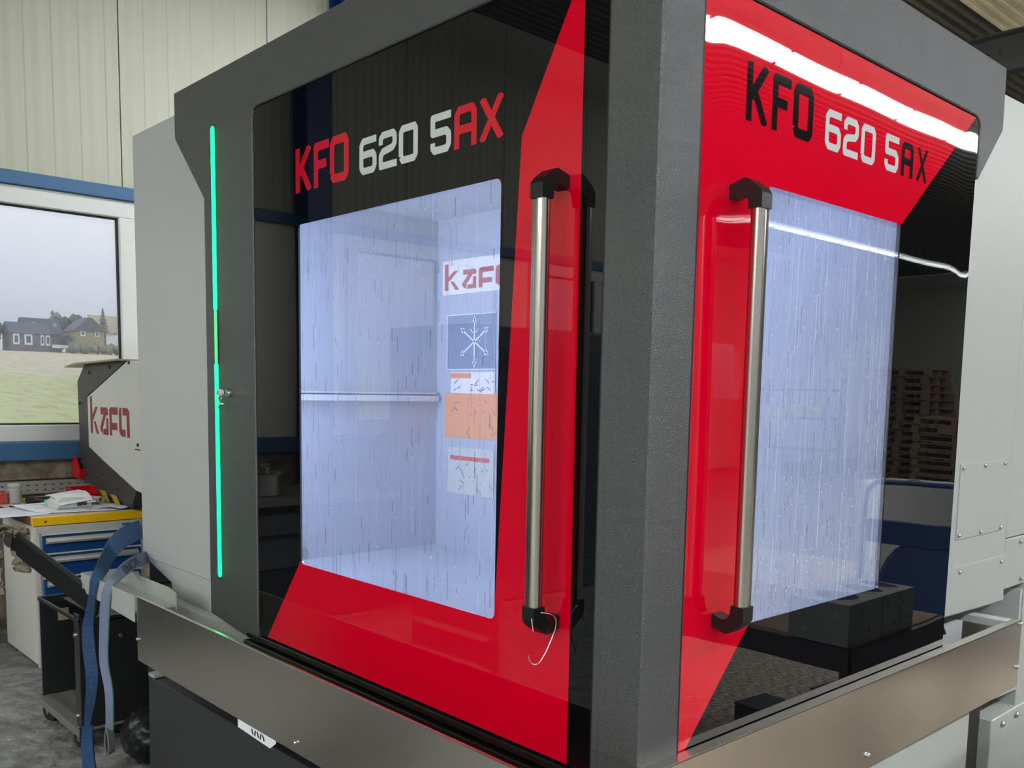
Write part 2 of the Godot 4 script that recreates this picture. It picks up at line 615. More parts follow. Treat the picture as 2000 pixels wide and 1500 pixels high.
func build_hall():
	var b := MB.new()
	# floor: worn concrete
	var fm := mat(Color.WHITE, 0.75)
	var g := Gradient.new()
	g.offsets = PackedFloat32Array([0.15, 0.42, 0.6, 0.85])
	g.colors = PackedColorArray([srgb(112, 111, 108), srgb(128, 128, 125), srgb(136, 137, 134), srgb(152, 153, 150)])
	fm.albedo_texture = noise_tex(0.012, 1024, 21, 6, false, 1.0, g)
	fm.normal_enabled = true
	fm.normal_texture = noise_tex(0.03, 512, 22, 5, true, 6.0)
	fm.normal_scale = 0.8
	tri_map(fm, Vector3(0.55, 0.55, 0.55))
	b.box(Vector3((WX + XR) / 2, -0.1, (Z0 + Z1) / 2), Vector3(XR - WX + 0.6, 0.2, Z1 - Z0 + 0.6))
	struct("floor", b, fm)
	# left wall: base, lower strips between the windows, panels above
	var wl := Node3D.new()
	wl.name = "wall_left"
	wl.set_meta("kind", "structure")
	add_child(wl)
	b = MB.new()
	b.box(Vector3(WX - 0.1, 0.56, (Z0 + Z1) / 2), Vector3(0.2, 1.12, Z1 - Z0))
	var cw := mat(Color.WHITE, 0.85)
	cw.albedo_texture = noise_tex(0.02, 512, 31, 5, false, 1.0, ramp2(srgb(112, 102, 88), srgb(150, 142, 126)))
	tri_map(cw, Vector3(0.8, 0.8, 0.8))
	obj("concrete_base", b, cw, wl)
	b = MB.new()
	b.box(Vector3(WX - 0.13, 3.9, (Z0 + Z1) / 2), Vector3(0.14, 2.1, Z1 - Z0))
	var wins := [[-1.06, 0.98, [0.0]], [2.72, 4.45, [3.72]], [4.75, 6.6, [5.7]], [-4.4, -2.6, []], [-9.5, -7.7, []], [-14, -12.2, []]]
	var order := wins.duplicate()
	order.sort_custom(func(p, q): return p[0] < q[0])
	var zc := Z0
	for w in order:
		b.box(Vector3(WX - 0.1, 2.035, (zc + w[0]) / 2), Vector3(0.2, 1.63, w[0] - zc))
		zc = w[1]
	b.box(Vector3(WX - 0.1, 2.035, (zc + Z1) / 2), Vector3(0.2, 1.63, Z1 - zc))
	obj("inner_leaf", b, M.cream_plain, wl)
	var i := 1
	for w in wins:
		window_unit(i, w[0], w[1], w[2])
		i += 1
	b = MB.new()
	b.box(Vector3(WX - 0.055, 3.9, (Z0 + Z1) / 2), Vector3(0.01, 2.0, Z1 - Z0))
	obj("joint_backing", b, M.seam, wl)
	# panels 1.06 m wide with open joints
	var zz := -0.985
	var pw := 1.0806
	for k in range(-21, 14):
		var a := zz + k * pw + 0.004
		var e := zz + (k + 1) * pw - 0.004
		if a < Z0 or e > Z1:
			continue
		var p := MB.new()
		ribbed(p, WX, a, e, 2.93, CEIL - 0.01)
		obj("wall_panel", p, M.cream_wall, wl)
	# blue steel: lintel, sill rail, columns
	b = MB.new()
	b.box(Vector3(WX + 0.01, 2.89, (Z0 + Z1) / 2), Vector3(0.06, 0.085, Z1 - Z0), 0.004)
	struct("trim_1", b, M.blue_steel)
	b = MB.new()
	b.box(Vector3(WX + 0.02, 1.178, (Z0 + Z1) / 2), Vector3(0.1, 0.116, Z1 - Z0), 0.004)
	struct("trim_2", b, M.blue_steel)
	var n := 3
	for cz in [-2.68, 2.36, 6.95, -6.0, -11.0]:
		b = MB.new()
		for s in [-1, 1]:
			b.box(Vector3(WX + 0.13 + 0.1 * s, CEIL / 2, cz), Vector3(0.014, CEIL, 0.2))
		b.box(Vector3(WX + 0.13, CEIL / 2, cz), Vector3(0.19, CEIL, 0.01))
		struct("trim_%d" % n, b, M.blue_deep)
		n += 1
	# other walls; their tall unseen openings are added to let daylight in
	var wall_open := func(called: String, o: Vector3, ux: Vector3, len: float, holes: Array):
		var q := MB.new()
		q.prism(rect(0, 0, len, CEIL), o, ux, Vector3.UP, 0.2, holes)
		struct(called, q, M.cream_plain)
	wall_open.call("wall_right", Vector3(XR, 0, Z0), Vector3(0, 0, 1), Z1 - Z0, [rect(7.3, 1.54, 8.45, 2.76), rect(8.9, 1.54, 10.6, 2.76), rect(12, 0.6, 15.5, 4.2), rect(16.5, 0.6, 20, 4.2), rect(21, 0.6, 24.5, 4.2), rect(25.5, 0.6, 29, 4.2), rect(30, 0.6, 33.5, 4.2)])
	wall_open.call("wall_back", Vector3(WX - 0.2, 0, Z0), Vector3(1, 0, 0), XR - WX + 0.4, [rect(9.4, 1.7, 10.8, 2.5)])
	wall_open.call("wall_front", Vector3(XR + 0.2, 0, Z1), Vector3(-1, 0, 0), XR - WX + 0.4, [rect(1.0, 0.6, 5.0, 3.9), rect(6.0, 0.6, 10.0, 3.9), rect(11, 0.6, 15, 3.9)])
	# ceiling: trapezoid sheet with ribs running front to back, brown soffit over the left part
	var ce := Node3D.new()
	ce.name = "ceiling"
	ce.set_meta("kind", "structure")
	add_child(ce)
	b = MB.new()
	b.box(Vector3((WX + XR) / 2, CEIL + 0.15, (Z0 + Z1) / 2), Vector3(XR - WX + 0.6, 0.12, Z1 - Z0 + 0.6))
	obj("roof_slab", b, M.cream_plain, ce)
	var xb := -2.36
	for part in 3:
		var x0: float = [WX, xb, 0.6][part]
		var x1: float = [xb, 0.6, XR][part]
		var nr := int((x1 - x0) / 0.1)
		var p := (x1 - x0) / nr
		var q := MB.new()
		for k in nr:
			var xs := [x0 + k * p, x0 + k * p + 0.35 * p, x0 + k * p + 0.5 * p, x0 + k * p + 0.85 * p, x0 + (k + 1) * p]
			var ys := [CEIL, CEIL, CEIL + 0.035, CEIL + 0.035, CEIL]
			for s in 4:
				q.autoquad(Vector3(xs[s], ys[s], Z0), Vector3(xs[s + 1], ys[s + 1], Z0), Vector3(xs[s + 1], ys[s + 1], Z1), Vector3(xs[s], ys[s], Z1), Vector3.DOWN)
		var o := obj("roof_sheet", q, mat(srgb(98, 90, 78), 0.6) if part != 1 else mat(srgb(250, 234, 198), 0.6), ce)
		o.set_meta("label", "brown ribbed soffit" if part != 1 else "cream ribbed roof sheet")
	# dark crane beam with bolt holes, across behind the machine
	var bm := thing("roof_beam", "dark steel roof beam with bolt holes above the machine's far right corner", "beam", Vector3(0, 0, -7.0))
	b = MB.new()
	var holes := []
	for k in 6:
		var c := PackedVector2Array()
		for j in 12:
			c.append(Vector2(-2.2 + 0.096 * (k % 2) + 1.0 * (k / 2), 4.495) + Vector2(cos(TAU * j / 12), sin(TAU * j / 12)) * Vector2(0.02, 0.028))
		holes.append(c)
	b.prism(PackedVector2Array([Vector2(-2.5, 4.34), Vector2(1.0, 4.34), Vector2(1.0, 4.64), Vector2(-2.5, 4.60)]), Vector3.ZERO, Vector3.RIGHT, Vector3.UP, 0.012, holes)
	b.box(Vector3(-0.75, 4.335, -0.06), Vector3(3.5, 0.014, 0.14))
	obj("web", b, mat(srgb(44, 46, 48), 0.5), bm)
	b = MB.new()
	b.box(Vector3(-0.75, 4.645, -0.06), Vector3(3.5, 0.014, 0.14))
	obj("top_flange", b, mat(srgb(44, 46, 48), 0.5), bm)

# ---------------------------------------------------------------- lettering
# glyphs as strokes in a unit cell (0..1, 0..1); rounded square face as on the doors
func glyph_strokes(ch: String) -> Array:
	match ch:
		"K": return [[[0.13, 0], [0.13, 1]], [[0.2, 0.42], [0.86, 1]], [[0.34, 0.56], [0.86, 0]]]
		"F": return [[[0.13, 0], [0.13, 0.9], [1, 0.9]], [[0.13, 0.5], [0.82, 0.5]]]
		"0": return [[[0.12, 0.2], [0.12, 0.82], [0.22, 0.91], [0.8, 0.91], [0.88, 0.82], [0.88, 0.18], [0.78, 0.09], [0.22, 0.09], [0.12, 0.2]]]
		"6": return [[[0.98, 0.91], [0.24, 0.91], [0.12, 0.8], [0.12, 0.2], [0.24, 0.09], [0.78, 0.09], [0.88, 0.2], [0.88, 0.44], [0.78, 0.54], [0.14, 0.54]]]
		"2": return [[[0.12, 0.66], [0.12, 0.82], [0.24, 0.91], [0.78, 0.91], [0.88, 0.82], [0.88, 0.63], [0.76, 0.53], [0.24, 0.47], [0.12, 0.37], [0.12, 0.09], [1, 0.09]]]
		"5": return [[[0.98, 0.91], [0.12, 0.91], [0.12, 0.53], [0.76, 0.53], [0.88, 0.43], [0.88, 0.2], [0.78, 0.09], [0.22, 0.09], [0.12, 0.18], [0.12, 0.3]]]
		"A": return [[[0.12, 0], [0.12, 0.8], [0.24, 0.91], [0.78, 0.91], [0.88, 0.8], [0.88, 0]], [[0.12, 0.44], [0.88, 0.44]]]
		"X": return [[[0.1, 1], [0.9, 0]], [[0.9, 1], [0.1, 0]]]
	return []

# union of thick strokes as {outer polygons, holes}
func glyph_polys(strokes: Array, x: float, y: float, w: float, h: float, t: float) -> Array:
	var polys := []
	for s in strokes:
		var pl := PackedVector2Array()
		for p in s:
			pl.append(Vector2(x + p[0] * w, y + p[1] * h))
		for k in pl.size() - 1:
			var d := (pl[k + 1] - pl[k]).normalized()
			var n := Vector2(-d.y, d.x) * t * 0.5
			polys.append(PackedVector2Array([pl[k] - n, pl[k + 1] - n, pl[k + 1] + n, pl[k] + n]))
			if k > 0:
				var c := PackedVector2Array()
				for j in 10:
					c.append(pl[k] + Vector2(cos(TAU * j / 10), sin(TAU * j / 10)) * t * 0.5)
				polys.append(c)
	# clip to the cell, keep non-overlapping pieces
	var cell := rect(x - 0.001, y, x + w + 0.001, y + h)
	var out := []
	for p in polys:
		var cur: Array = Geometry2D.intersect_polygons(p, cell)
		for q in polys:
			if q == p:
				break
			var nxt := []
			for c in cur:
				nxt.append_array(Geometry2D.clip_polygons(c, q))
			cur = nxt
		for c in cur:
			if abs(MB.area(c)) > 1e-8:
				out.append(c)
	return out

# the angular maker's mark: unit cells for k, a, f, o drawn as cut pieces
func mark_polys(o: Vector2, w: float, h: float) -> Array:
	var src := [
		[[0.0, 0.0], [0.055, 0.0], [0.055, 1.0], [0.0, 1.0]],
		[[0.055, 0.36], [0.075, 0.36], [0.205, 0.72], [0.14, 0.72], [0.055, 0.5]],
		[[0.085, 0.33], [0.135, 0.33], [0.225, 0.0], [0.165, 0.0]],
		[[0.28, 0.72], [0.445, 0.72], [0.475, 0.66], [0.475, 0.52], [0.42, 0.52], [0.33, 0.18], [0.33, 0.0], [0.29, 0.07], [0.265, 0.14], [0.265, 0.2], [0.355, 0.53], [0.28, 0.53]],
		[[0.425, 0.44], [0.475, 0.44], [0.475, 0.0], [0.345, 0.0], [0.345, 0.15], [0.425, 0.17]],
		[[0.51, 0.0], [0.565, 0.0], [0.565, 0.155], [0.7, 0.155], [0.7, 0.34], [0.565, 0.34], [0.565, 0.55], [0.72, 0.55], [0.72, 0.74], [0.55, 0.74], [0.51, 0.68]],
		[[0.75, 0.12], [0.79, 0.02], [0.9, 0.0], [0.9, 0.19], [0.81, 0.19], [0.81, 0.74], [0.78, 0.74], [0.75, 0.68]],
		[[0.84, 0.74], [0.95, 0.74], [1.0, 0.66], [1.0, 0.0], [0.935, 0.0], [0.935, 0.55], [0.84, 0.55]],
	]
	var out := []
	for s in src:
		var p := PackedVector2Array()
		for q in s:
			p.append(o + Vector2(q[0] * w, q[1] * h))
		out.append(p)
	return out

# ---------------------------------------------------------------- the machining centre
var mach: Node3D
const RX := Vector3(0, 0, -1)

func handle(door: Node3D, o: Vector3, ux: Vector3, u: float, yb: float, yt: float):
	# u: centre of the grip along ux; a metal grip bar between two black angled feet
	var n := ux.cross(Vector3.UP)
	var b := MB.new()
	# oval grip bar
	var prof := []
	for k in 20:
		var a := TAU * k / 20
		prof.append(Vector2(sign(cos(a)) * pow(abs(cos(a)), 0.3) * 0.0175, sign(sin(a)) * pow(abs(sin(a)), 0.3) * 0.0125))
	for k in 20:
		var p: Vector2 = prof[k]
		var q: Vector2 = prof[(k + 1) % 20]
		var c := o + ux * u + n * 0.063
		var f := func(v: Vector2, y: float) -> Vector3: return c + ux * v.x + n * v.y + Vector3.UP * y
		var np := (ux * p.x / 0.0175 + n * p.y / 0.0125).normalized()
		var nq := (ux * q.x / 0.0175 + n * q.y / 0.0125).normalized()
		b.quad(f.call(p, yb), f.call(q, yb), f.call(q, yt), f.call(p, yt), (np + nq).normalized(), [np, nq, nq, np])
	obj("handle_grip", b, M.handle_metal, door, "polished metal grip bar")
	for s in [1.0, -1.0]:
		b = MB.new()
		var y: float = yt if s > 0 else yb
		# side profile in (n, up) plane
		var pr := PackedVector2Array([Vector2(0.0785, 0), Vector2(0.0785, 0.030), Vector2(0.070, 0.042), Vector2(0.046, 0.060), Vector2(0.036, 0.064), Vector2(0.0, 0.054), Vector2(0.0, 0.026), Vector2(0.026, 0.034), Vector2(0.038, 0.030), Vector2(0.045, 0.018), Vector2(0.047, 0.0)])
		var pp := PackedVector2Array()
		for q in pr:
			pp.append(Vector2(q.x, q.y * s))
		b.prism(pp, o + ux * (u + 0.0185) + Vector3.UP * y, n, Vector3.UP, 0.037, [], 0.0) if n.cross(Vector3.UP).dot(ux) > 0 else b.prism(pp, o + ux * (u - 0.0185) + Vector3.UP * y, n, Vector3.UP, 0.037, [], 0.0)
		obj("handle_foot", b, M.plastic_black, door, "black angled plastic foot")

func film_image(sd: int, n_drip: int, n_dark: int, veil: float) -> ImageTexture:
	# dried coolant runs on the inside of a pane: white runs and dark drops, alpha only where there is film
	var rng := RandomNumberGenerator.new()
	rng.seed = sd
	var W := 640
	var H := 640
	var im := Image.create(W, H, false, Image.FORMAT_RGBA8)
	im.fill(Color(0.72, 0.78, 0.9, veil))
	for k in n_drip:
		var x := rng.randi_range(0, W - 4)
		var y := int(pow(rng.randf(), 2.2) * H * 0.9)
		var l := int(20 + pow(rng.randf(), 2.0) * 420)
		var w := 1 if rng.randf() < 0.75 else rng.randi_range(2, 4)
		var a := rng.randf_range(0.05, 0.3) + (0.25 if rng.randf() < 0.12 else 0.0)
		im.fill_rect(Rect2i(x, y, w, mini(l, H - y)), Color(0.82, 0.86, 0.95, clampf(veil + a, 0, 1)))
	for k in n_dark:
		var x := rng.randi_range(0, W - 3)
		var y := int((1.0 - pow(rng.randf(), 1.5)) * (H - 40))
		var l := rng.randi_range(6, 46)
		im.fill_rect(Rect2i(x, y, 1 if rng.randf() < 0.7 else 2, l), Color(0.2, 0.23, 0.3, rng.randf_range(0.3, 0.75)))
		if rng.randf() < 0.5:
			im.fill_rect(Rect2i(x, y + l, 2, 3), Color(0.95, 0.97, 1.0, 0.7))
	return ImageTexture.create_from_image(im)

func film(b: MB, o: Vector3, ux: Vector3, r: Array):
	var n := ux.cross(Vector3.UP)
	var P := func(u: float, v: float) -> Vector3: return o + ux * u + Vector3.UP * v
	b.quad(P.call(r[0], r[1]), P.call(r[2], r[1]), P.call(r[2], r[3]), P.call(r[0], r[3]), n, null, [Vector2(0, 1), Vector2(1, 1), Vector2(1, 0), Vector2(0, 0)])

func build_door(o: Vector3, ux: Vector3, outline: PackedVector2Array, win: PackedVector2Array, wr: Array, red: PackedVector2Array, hf: Callable, sd: int, drips: int, darks: int, veil: float, lab: String) -> Node3D:
	var d := Node3D.new()
	d.name = "door"
	d.set_meta("label", lab)
	mach.add_child(d, true)
	var b := MB.new()
	b.prism(outline, o - ux.cross(Vector3.UP) * 0.006, ux, Vector3.UP, 0.03, [rect(wr[0] - 0.05, wr[1] - 0.05, wr[2] + 0.05, wr[3] + 0.05)])
	obj("door_core", b, M.black, d)
	# glossy front skin: black field and red field lie in one surface
	b = MB.new()
	for pc in MB.pieces(outline, [win]):
		for q in Geometry2D.clip_polygons(pc, red):
			b.sheet(q, o, ux, Vector3.UP, hf, 0.04)
	obj("glass_panel", b, M.gloss_black, d, "glossy black glass panel")
	b = MB.new()
	for pc in MB.pieces(outline, [win]):
		for q in Geometry2D.intersect_polygons(pc, red):
			b.sheet(q, o, ux, Vector3.UP, hf, 0.04)
	obj("glass_field", b, M.gloss_red, d, "glossy red field of the glass panel")
	b = MB.new()
	b.prism(MB.inset(win, -0.0), o - ux.cross(Vector3.UP) * 0.002, ux, Vector3.UP, 0.006)
	var gm := mat(Color(0.92, 0.95, 1.0, 0.05), 0.0)
	gm.transparency = BaseMaterial3D.TRANSPARENCY_ALPHA
	obj("window_pane", b, gm, d, "clear viewing pane")
	b = MB.new()
	film(b, o - ux.cross(Vector3.UP) * 0.010, ux, [wr[0] - 0.02, wr[1] - 0.02, wr[2] + 0.02, wr[3] + 0.02])
	var flm := mat(Color.WHITE, 0.7)
	flm.albedo_texture = film_image(sd, drips, darks, veil)
	flm.transparency = BaseMaterial3D.TRANSPARENCY_ALPHA
	var fo := obj("coolant_film", b, flm, d, "dried coolant runs on the pane")
	fo.set_meta("kind", "stuff")
	return d

func lettering(door: Node3D, o: Vector3, ux: Vector3, hf: Callable, spec: Array, m_edge: Material):
	for g in spec:
		var b := MB.new()
		for p in glyph_polys(glyph_strokes(g[0]), g[1], g[2], g[3] - g[1], g[4] - g[2], g[5]):
			b.sheet(p, o, ux, Vector3.UP, hf, 0.05, 0.0005)
		obj("letter" if not g[0].is_valid_int() else "numeral", b, M.print_white if g[0].is_valid_int() else m_edge, door)

func build_machine():
	mach = thing("machining_center", "large charcoal and red machining centre with glossy sliding doors and blue-lit windows", "machine")
	var b := MB.new()
	# --- left frame (plane z = 0)
	var fl := PackedVector2Array([Vector2(-2.206, 2.649), Vector2(-2.205, 2.491), Vector2(-1.975, 2.254), Vector2(-1.978, 0.809), Vector2(-1.70, 0.778), Vector2(-1.622, 0.776), Vector2(-1.622, 2.45), Vector2(-1.614, 2.473), Vector2(-1.592, 2.482), Vector2(-0.136, 2.482), Vector2(-0.136, 2.649)])
	b.prism(fl, Vector3.ZERO, Vector3.RIGHT, Vector3.UP, 0.09, [], 0.003)
	obj("front_frame", b, M.charcoal, mach, "charcoal frame around the left door")
	# --- right frame (plane x = 0), u = -z
	b = MB.new()
	var fr := PackedVector2Array([Vector2(0.128, 2.607), Vector2(0.128, 2.43), Vector2(1.43, 2.43), Vector2(1.452, 2.42), Vector2(1.461, 2.40), Vector2(1.461, 2.262), Vector2(1.470, 2.259), Vector2(1.626, 2.427), Vector2(1.621, 2.607)])
	b.prism(fr, Vector3.ZERO, RX, Vector3.UP, 0.09, [], 0.003)
	obj("front_frame", b, M.charcoal, mach, "charcoal frame around the right door")
	# --- corner column
	b = MB.new()
	b.prism(PackedVector2Array([Vector2(-0.130, 0), Vector2(-0.004, 0), Vector2(0, -0.004), Vector2(0, -0.124), Vector2(-0.130, -0.124)]), Vector3(0, 0.21, 0), Vector3.RIGHT, Vector3(0, 0, 1), 2.45)
	obj("corner_column", b, M.charcoal, mach, "charcoal corner column")
	b = MB.new()
	b.box(Vector3(-0.0685, 1.4, -0.0655), Vector3(0.133, 2.4, 0.125))
	obj("column_core", b, M.black, mach)
	# --- light strip with a worn, dimmer middle
	b = MB.new()
	b.prism(rrect(-1.912, 0.947, -1.880, 2.483, 0.015), Vector3(0, 0, 0.001), Vector3.RIGHT, Vector3.UP, 0.002)
	obj("light_channel", b, M.black, mach)
	var segs := [[-1.910, 1.87, -1.882, 2.478, M.green_led], [-1.907, 1.70, -1.885, 1.87, M.green_dim], [-1.910, 0.952, -1.882, 1.70, M.green_led]]
	for s in segs:
		b = MB.new()
		var top: bool = s[1] > 1.8
		var bot: bool = s[3] < 1.8
		var pl: PackedVector2Array
		if s[4] == M.green_dim:
			pl = rect(s[0], s[1], s[2], s[3])
		else:
			pl = rrect(s[0], s[1], s[2], s[3], 0.0139)
		b.prism(pl, Vector3(0, 0, 0.0022), Vector3.RIGHT, Vector3.UP, 0.0018, [], 0.0)
		obj("light_strip", b, s[4], mach, "glowing green status light" if s[4] != M.green_dim else "dimmer middle of the green light")
	var l := AreaLight3D.new()
	l.name = "status_light"
	l.area_size = Vector2(0.024, 1.5)
	l.position = Vector3(-1.896, 1.715, 0.010)
	l.rotation_degrees = Vector3(0, 180, 0)
	l.light_color = M.green_led.emission
	l.light_energy = 0.1
	l.area_range = 30.0
	l.area_attenuation = 2.0
	l.shadow_enabled = true
	mach.add_child(l)
	# --- doors
	var hl := func(u: float, v: float) -> float:
		return 0.00016 * sin(u * 6.1 + 0.6) * sin(v * 3.7 + 0.4) + 0.00008 * sin(u * 11.0 + v * 5.0)
	var winL := rrect(-1.350, 1.083, -0.451, 2.094, 0.016)
	var redL := PackedVector2Array([Vector2(-1.5635, 0.807), Vector2(-1.351, 1.087), Vector2(-1.30, 1.15), Vector2(-0.50, 1.15), Vector2(-0.4515, 1.10), Vector2(-0.3855, 2.172), Vector2(-0.205, 2.478), Vector2(-0.2045, 0.807)])
	var outL := PackedVector2Array([Vector2(-1.618, 0.836), Vector2(-1.610, 0.815), Vector2(-1.59, 0.807), Vector2(-0.136, 0.807), Vector2(-0.136, 2.478), Vector2(-1.592, 2.478), Vector2(-1.611, 2.470), Vector2(-1.618, 2.45)])
	var oL := Vector3(0, 0, -0.004)
	var dl := build_door(oL, Vector3.RIGHT, outL, winL, [-1.350, 1.083, -0.451, 2.094], redL, hl, 5, 110, 300, 0.10, "left glossy black and red sliding door")
	var gl := 0.0215
	lettering(dl, oL, Vector3.RIGHT, hl, [["K", -1.360, 2.185, -1.267, 2.310, 0.024], ["F", -1.256, 2.185, -1.175, 2.310, 0.024], ["0", -1.171, 2.185, -1.075, 2.310, 0.024]], M.print_red)
	dl.get_child(dl.get_child_count() - 1).name = "letter_003"
	dl.get_child(dl.get_child_count() - 1).material_override = M.print_red
	lettering(dl, oL, Vector3.RIGHT, hl, [["6", -1.023, 2.184, -0.941, 2.278, 0.0185], ["2", -0.932, 2.184, -0.851, 2.278, 0.0185], ["0", -0.843, 2.184, -0.762, 2.278, 0.0185], ["5", -0.712, 2.184, -0.631, 2.278, 0.0185], ["A", -0.620, 2.182, -0.538, 2.278, 0.0195], ["X", -0.529, 2.182, -0.445, 2.278, 0.0195]], M.print_red)
	handle(dl, oL, Vector3.RIGHT, -0.2545, 1.161, 2.012)
	b = MB.new()
	for rr in [0.017, 0.011]:
		var ring := []
		for k in 24:
			ring.append(Vector3(-1.322 + rr * cos(TAU * k / 24), 1.118 + rr * 1.05 * sin(TAU * k / 24), -0.0055))
		b.tube(ring, 0.0009, 5, true)
	for k in 3:
		b.box(Vector3(-1.322, 1.112 + 0.006 * k, -0.0055), Vector3(0.012, 0.0018, 0.001))
	obj("glass_stamp", b, mat(srgb(112, 122, 142), 0.5), dl, "faint round stamp on the pane")
	var bump := func(u: float, v: float, cu: float, cv: float, s: float) -> float:
		return exp(-((u - cu) * (u - cu) + (v - cv) * (v - cv)) / (2 * s * s))
	var hr := func(u: float, v: float) -> float:
		var w := 0.00012 * sin(v * 5.2 + 1.0 + 0.6 * sin(u * 5.0)) * sin(u * 6.3 - 0.4) + 0.00003 * sin(u * 14.0 + v * 6.0)
		w += -0.00042 * bump.call(u, v, 0.255, 2.02, 0.05) - 0.0003 * bump.call(u, v, 0.255, 1.14, 0.05)
		w += 0.0009 * sin(5.0 * (v - 2.3)) * exp(-pow((u - 1.47) / 0.075, 2)) - 0.0010 * sin(5.0 * (v - 2.35)) * exp(-pow((u - 0.125) / 0.05, 2))
		return w
	var winR := rrect(0.384, 1.104, 1.0095, 2.0705, 0.006)
	var redR := PackedVector2Array([Vector2(0.1345, 0.836), Vector2(0.384, 1.104), Vector2(0.45, 1.17), Vector2(0.45, 2.0), Vector2(0.96, 2.0), Vector2(1.0095, 2.0705), Vector2(1.4325, 2.426), Vector2(0.1345, 2.426)])
	var outR := PackedVector2Array([Vector2(0.1345, 0.82), Vector2(1.43, 0.82), Vector2(1.452, 0.832), Vector2(1.457, 0.85), Vector2(1.457, 2.40), Vector2(1.449, 2.419), Vector2(1.43, 2.426), Vector2(0.1345, 2.426)])
	var oR := Vector3(-0.004, 0, 0)
	var dr := build_door(oR, RX, outR, winR, [0.384, 1.104, 1.0095, 2.0705], redR, hr, 8, 420, 760, 0.16, "right glossy red and black sliding door")
	lettering(dr, oR, RX, hr, [["K", 0.282, 2.189, 0.366, 2.308, 0.021], ["F", 0.381, 2.189, 0.452, 2.308, 0.0215], ["0", 0.464, 2.190, 0.546, 2.307, 0.0225]], M.print_black)
	dr.get_child(dr.get_child_count() - 1).name = "letter_003"
	dr.get_child(dr.get_child_count() - 1).material_override = M.print_black
	lettering(dr, oR, RX, hr, [["6", 0.602, 2.190, 0.675, 2.280, 0.0165], ["2", 0.686, 2.190, 0.759, 2.280, 0.0165], ["0", 0.771, 2.190, 0.845, 2.281, 0.0165], ["5", 0.895, 2.192, 0.971, 2.281, 0.0165], ["A", 0.987, 2.193, 1.054, 2.279, 0.0175], ["X", 1.077, 2.194, 1.139, 2.280, 0.013]], M.print_black)
	handle(dr, oR, RX, 0.2555, 1.174, 1.996)
	# narrow black edge seals beside the column
	b = MB.new()
	b.box(Vector3(-0.1335, 1.64, -0.012), Vector3(0.004, 1.68, 0.02))
	b.box(Vector3(-0.012, 1.63, -0.130), Vector3(0.02, 1.60, 0.005))
	obj("door_seal", b, M.rubber, mach)
	# --- sill rails under the doors
	b = MB.new()
	for k in 4:
		b.box(Vector3(-0.92, 0.788 - 0.026 * k, -0.03 + 0.012 * k), Vector3(1.57, 0.02, 0.06), 0.003)
	b.box(Vector3(-0.92, 0.735, -0.06), Vector3(1.56, 0.12, 0.06))
	obj("door_sill", b, M.plastic_black, mach, "black ribbed sill below the left door")
	b = MB.new()
	b.box(Vector3(-0.05, 0.76, -0.78), Vector3(0.07, 0.12, 1.3), 0.003)
	obj("door_sill", b, M.plastic_black, mach, "black sill below the right door")
	# --- enclosure: grey left flank
	b = MB.new()
	b.prism(PackedVector2Array([Vector2(-2.868, 2.643), Vector2(-2.868, 0.876), Vector2(-1.95, 0.876), Vector2(-1.95, 2.643)]), Vector3(0, 0, -0.1), Vector3.RIGHT, Vector3.UP, 0.02, [], 0.004)
	b.box(Vector3(-2.729, 1.7595, -0.86), Vector3(0.278, 1.767, 1.48))
	obj("side_panel", b, M.paint_grey, mach, "light grey flank panel")
	b = MB.new()
	b.prism(PackedVector2Array([Vector2(-2.85, 0.874), Vector2(-2.577, 0.806), Vector2(-2.577, 0.70), Vector2(-1.60, 0.70), Vector2(-1.60, 0.874)]), Vector3(0, 0, -0.104), Vector3.RIGHT, Vector3.UP, 0.02, [], 0.003)
	obj("skirt_panel", b, M.paint_grey, mach, "grey skirt below the flank panel")
	b = MB.new()
	b.prism(PackedVector2Array([Vector2(-2.50, 0.755), Vector2(-2.50, 0.60), Vector2(-1.60, 0.60), Vector2(-1.60, 0.755)]), Vector3(0, 0, -0.05), Vector3.RIGHT, Vector3.UP, 0.05)
	obj("splash_plate", b, M.paint_grey, mach)
	# roof of the enclosure
	b = MB.new()
	b.box(Vector3(-1.15, 2.615, -0.85), Vector3(2.1, 0.06, 1.5))
	obj("roof_panel", b, M.charcoal_plain, mach)
	# --- right flank: cream cabinet with screwed covers
	var fx := -0.1
	b = MB.new()
	b.prism(PackedVector2Array([Vector2(1.49, 2.60), Vector2(1.49, 0.906), Vector2(1.62, 0.895), Vector2(2.185, 0.880), Vector2(2.185, 2.62)]), Vector3(fx, 0, 0), RX, Vector3.UP, 0.8, [], 0.003)
	obj("cabinet_panel", b, M.paint_cream, mach, "cream cabinet side")
	b = MB.new()
	b.prism(PackedVector2Array([Vector2(2.187, 2.62), Vector2(2.187, 1.115), Vector2(3.6, 1.115), Vector2(3.6, 2.62)]), Vector3(fx, 0, 0), RX, Vector3.UP, 0.8, [], 0.003)
	obj("cabinet_panel", b, M.paint_cream, mach, "cream cabinet side beyond the cover plate")
	b = MB.new()
	b.prism(PackedVector2Array([Vector2(2.187, 1.111), Vector2(2.187, 0.922), Vector2(2.42, 0.922), Vector2(2.42, 0.2), Vector2(3.6, 0.2), Vector2(3.6, 1.111)]), Vector3(fx, 0, 0), RX, Vector3.UP, 0.8, [], 0.003)
	obj("cabinet_panel", b, M.paint_cream, mach, "cream lower cabinet side")
	b = MB.new()
	b.prism(rect(1.735, 1.152, 2.126, 1.406), Vector3(fx + 0.004, 0, 0), RX, Vector3.UP, 0.004, [], 0.0012)
	obj("cover_plate", b, M.paint_cream, mach, "screwed rectangular cover plate")
	b = MB.new()
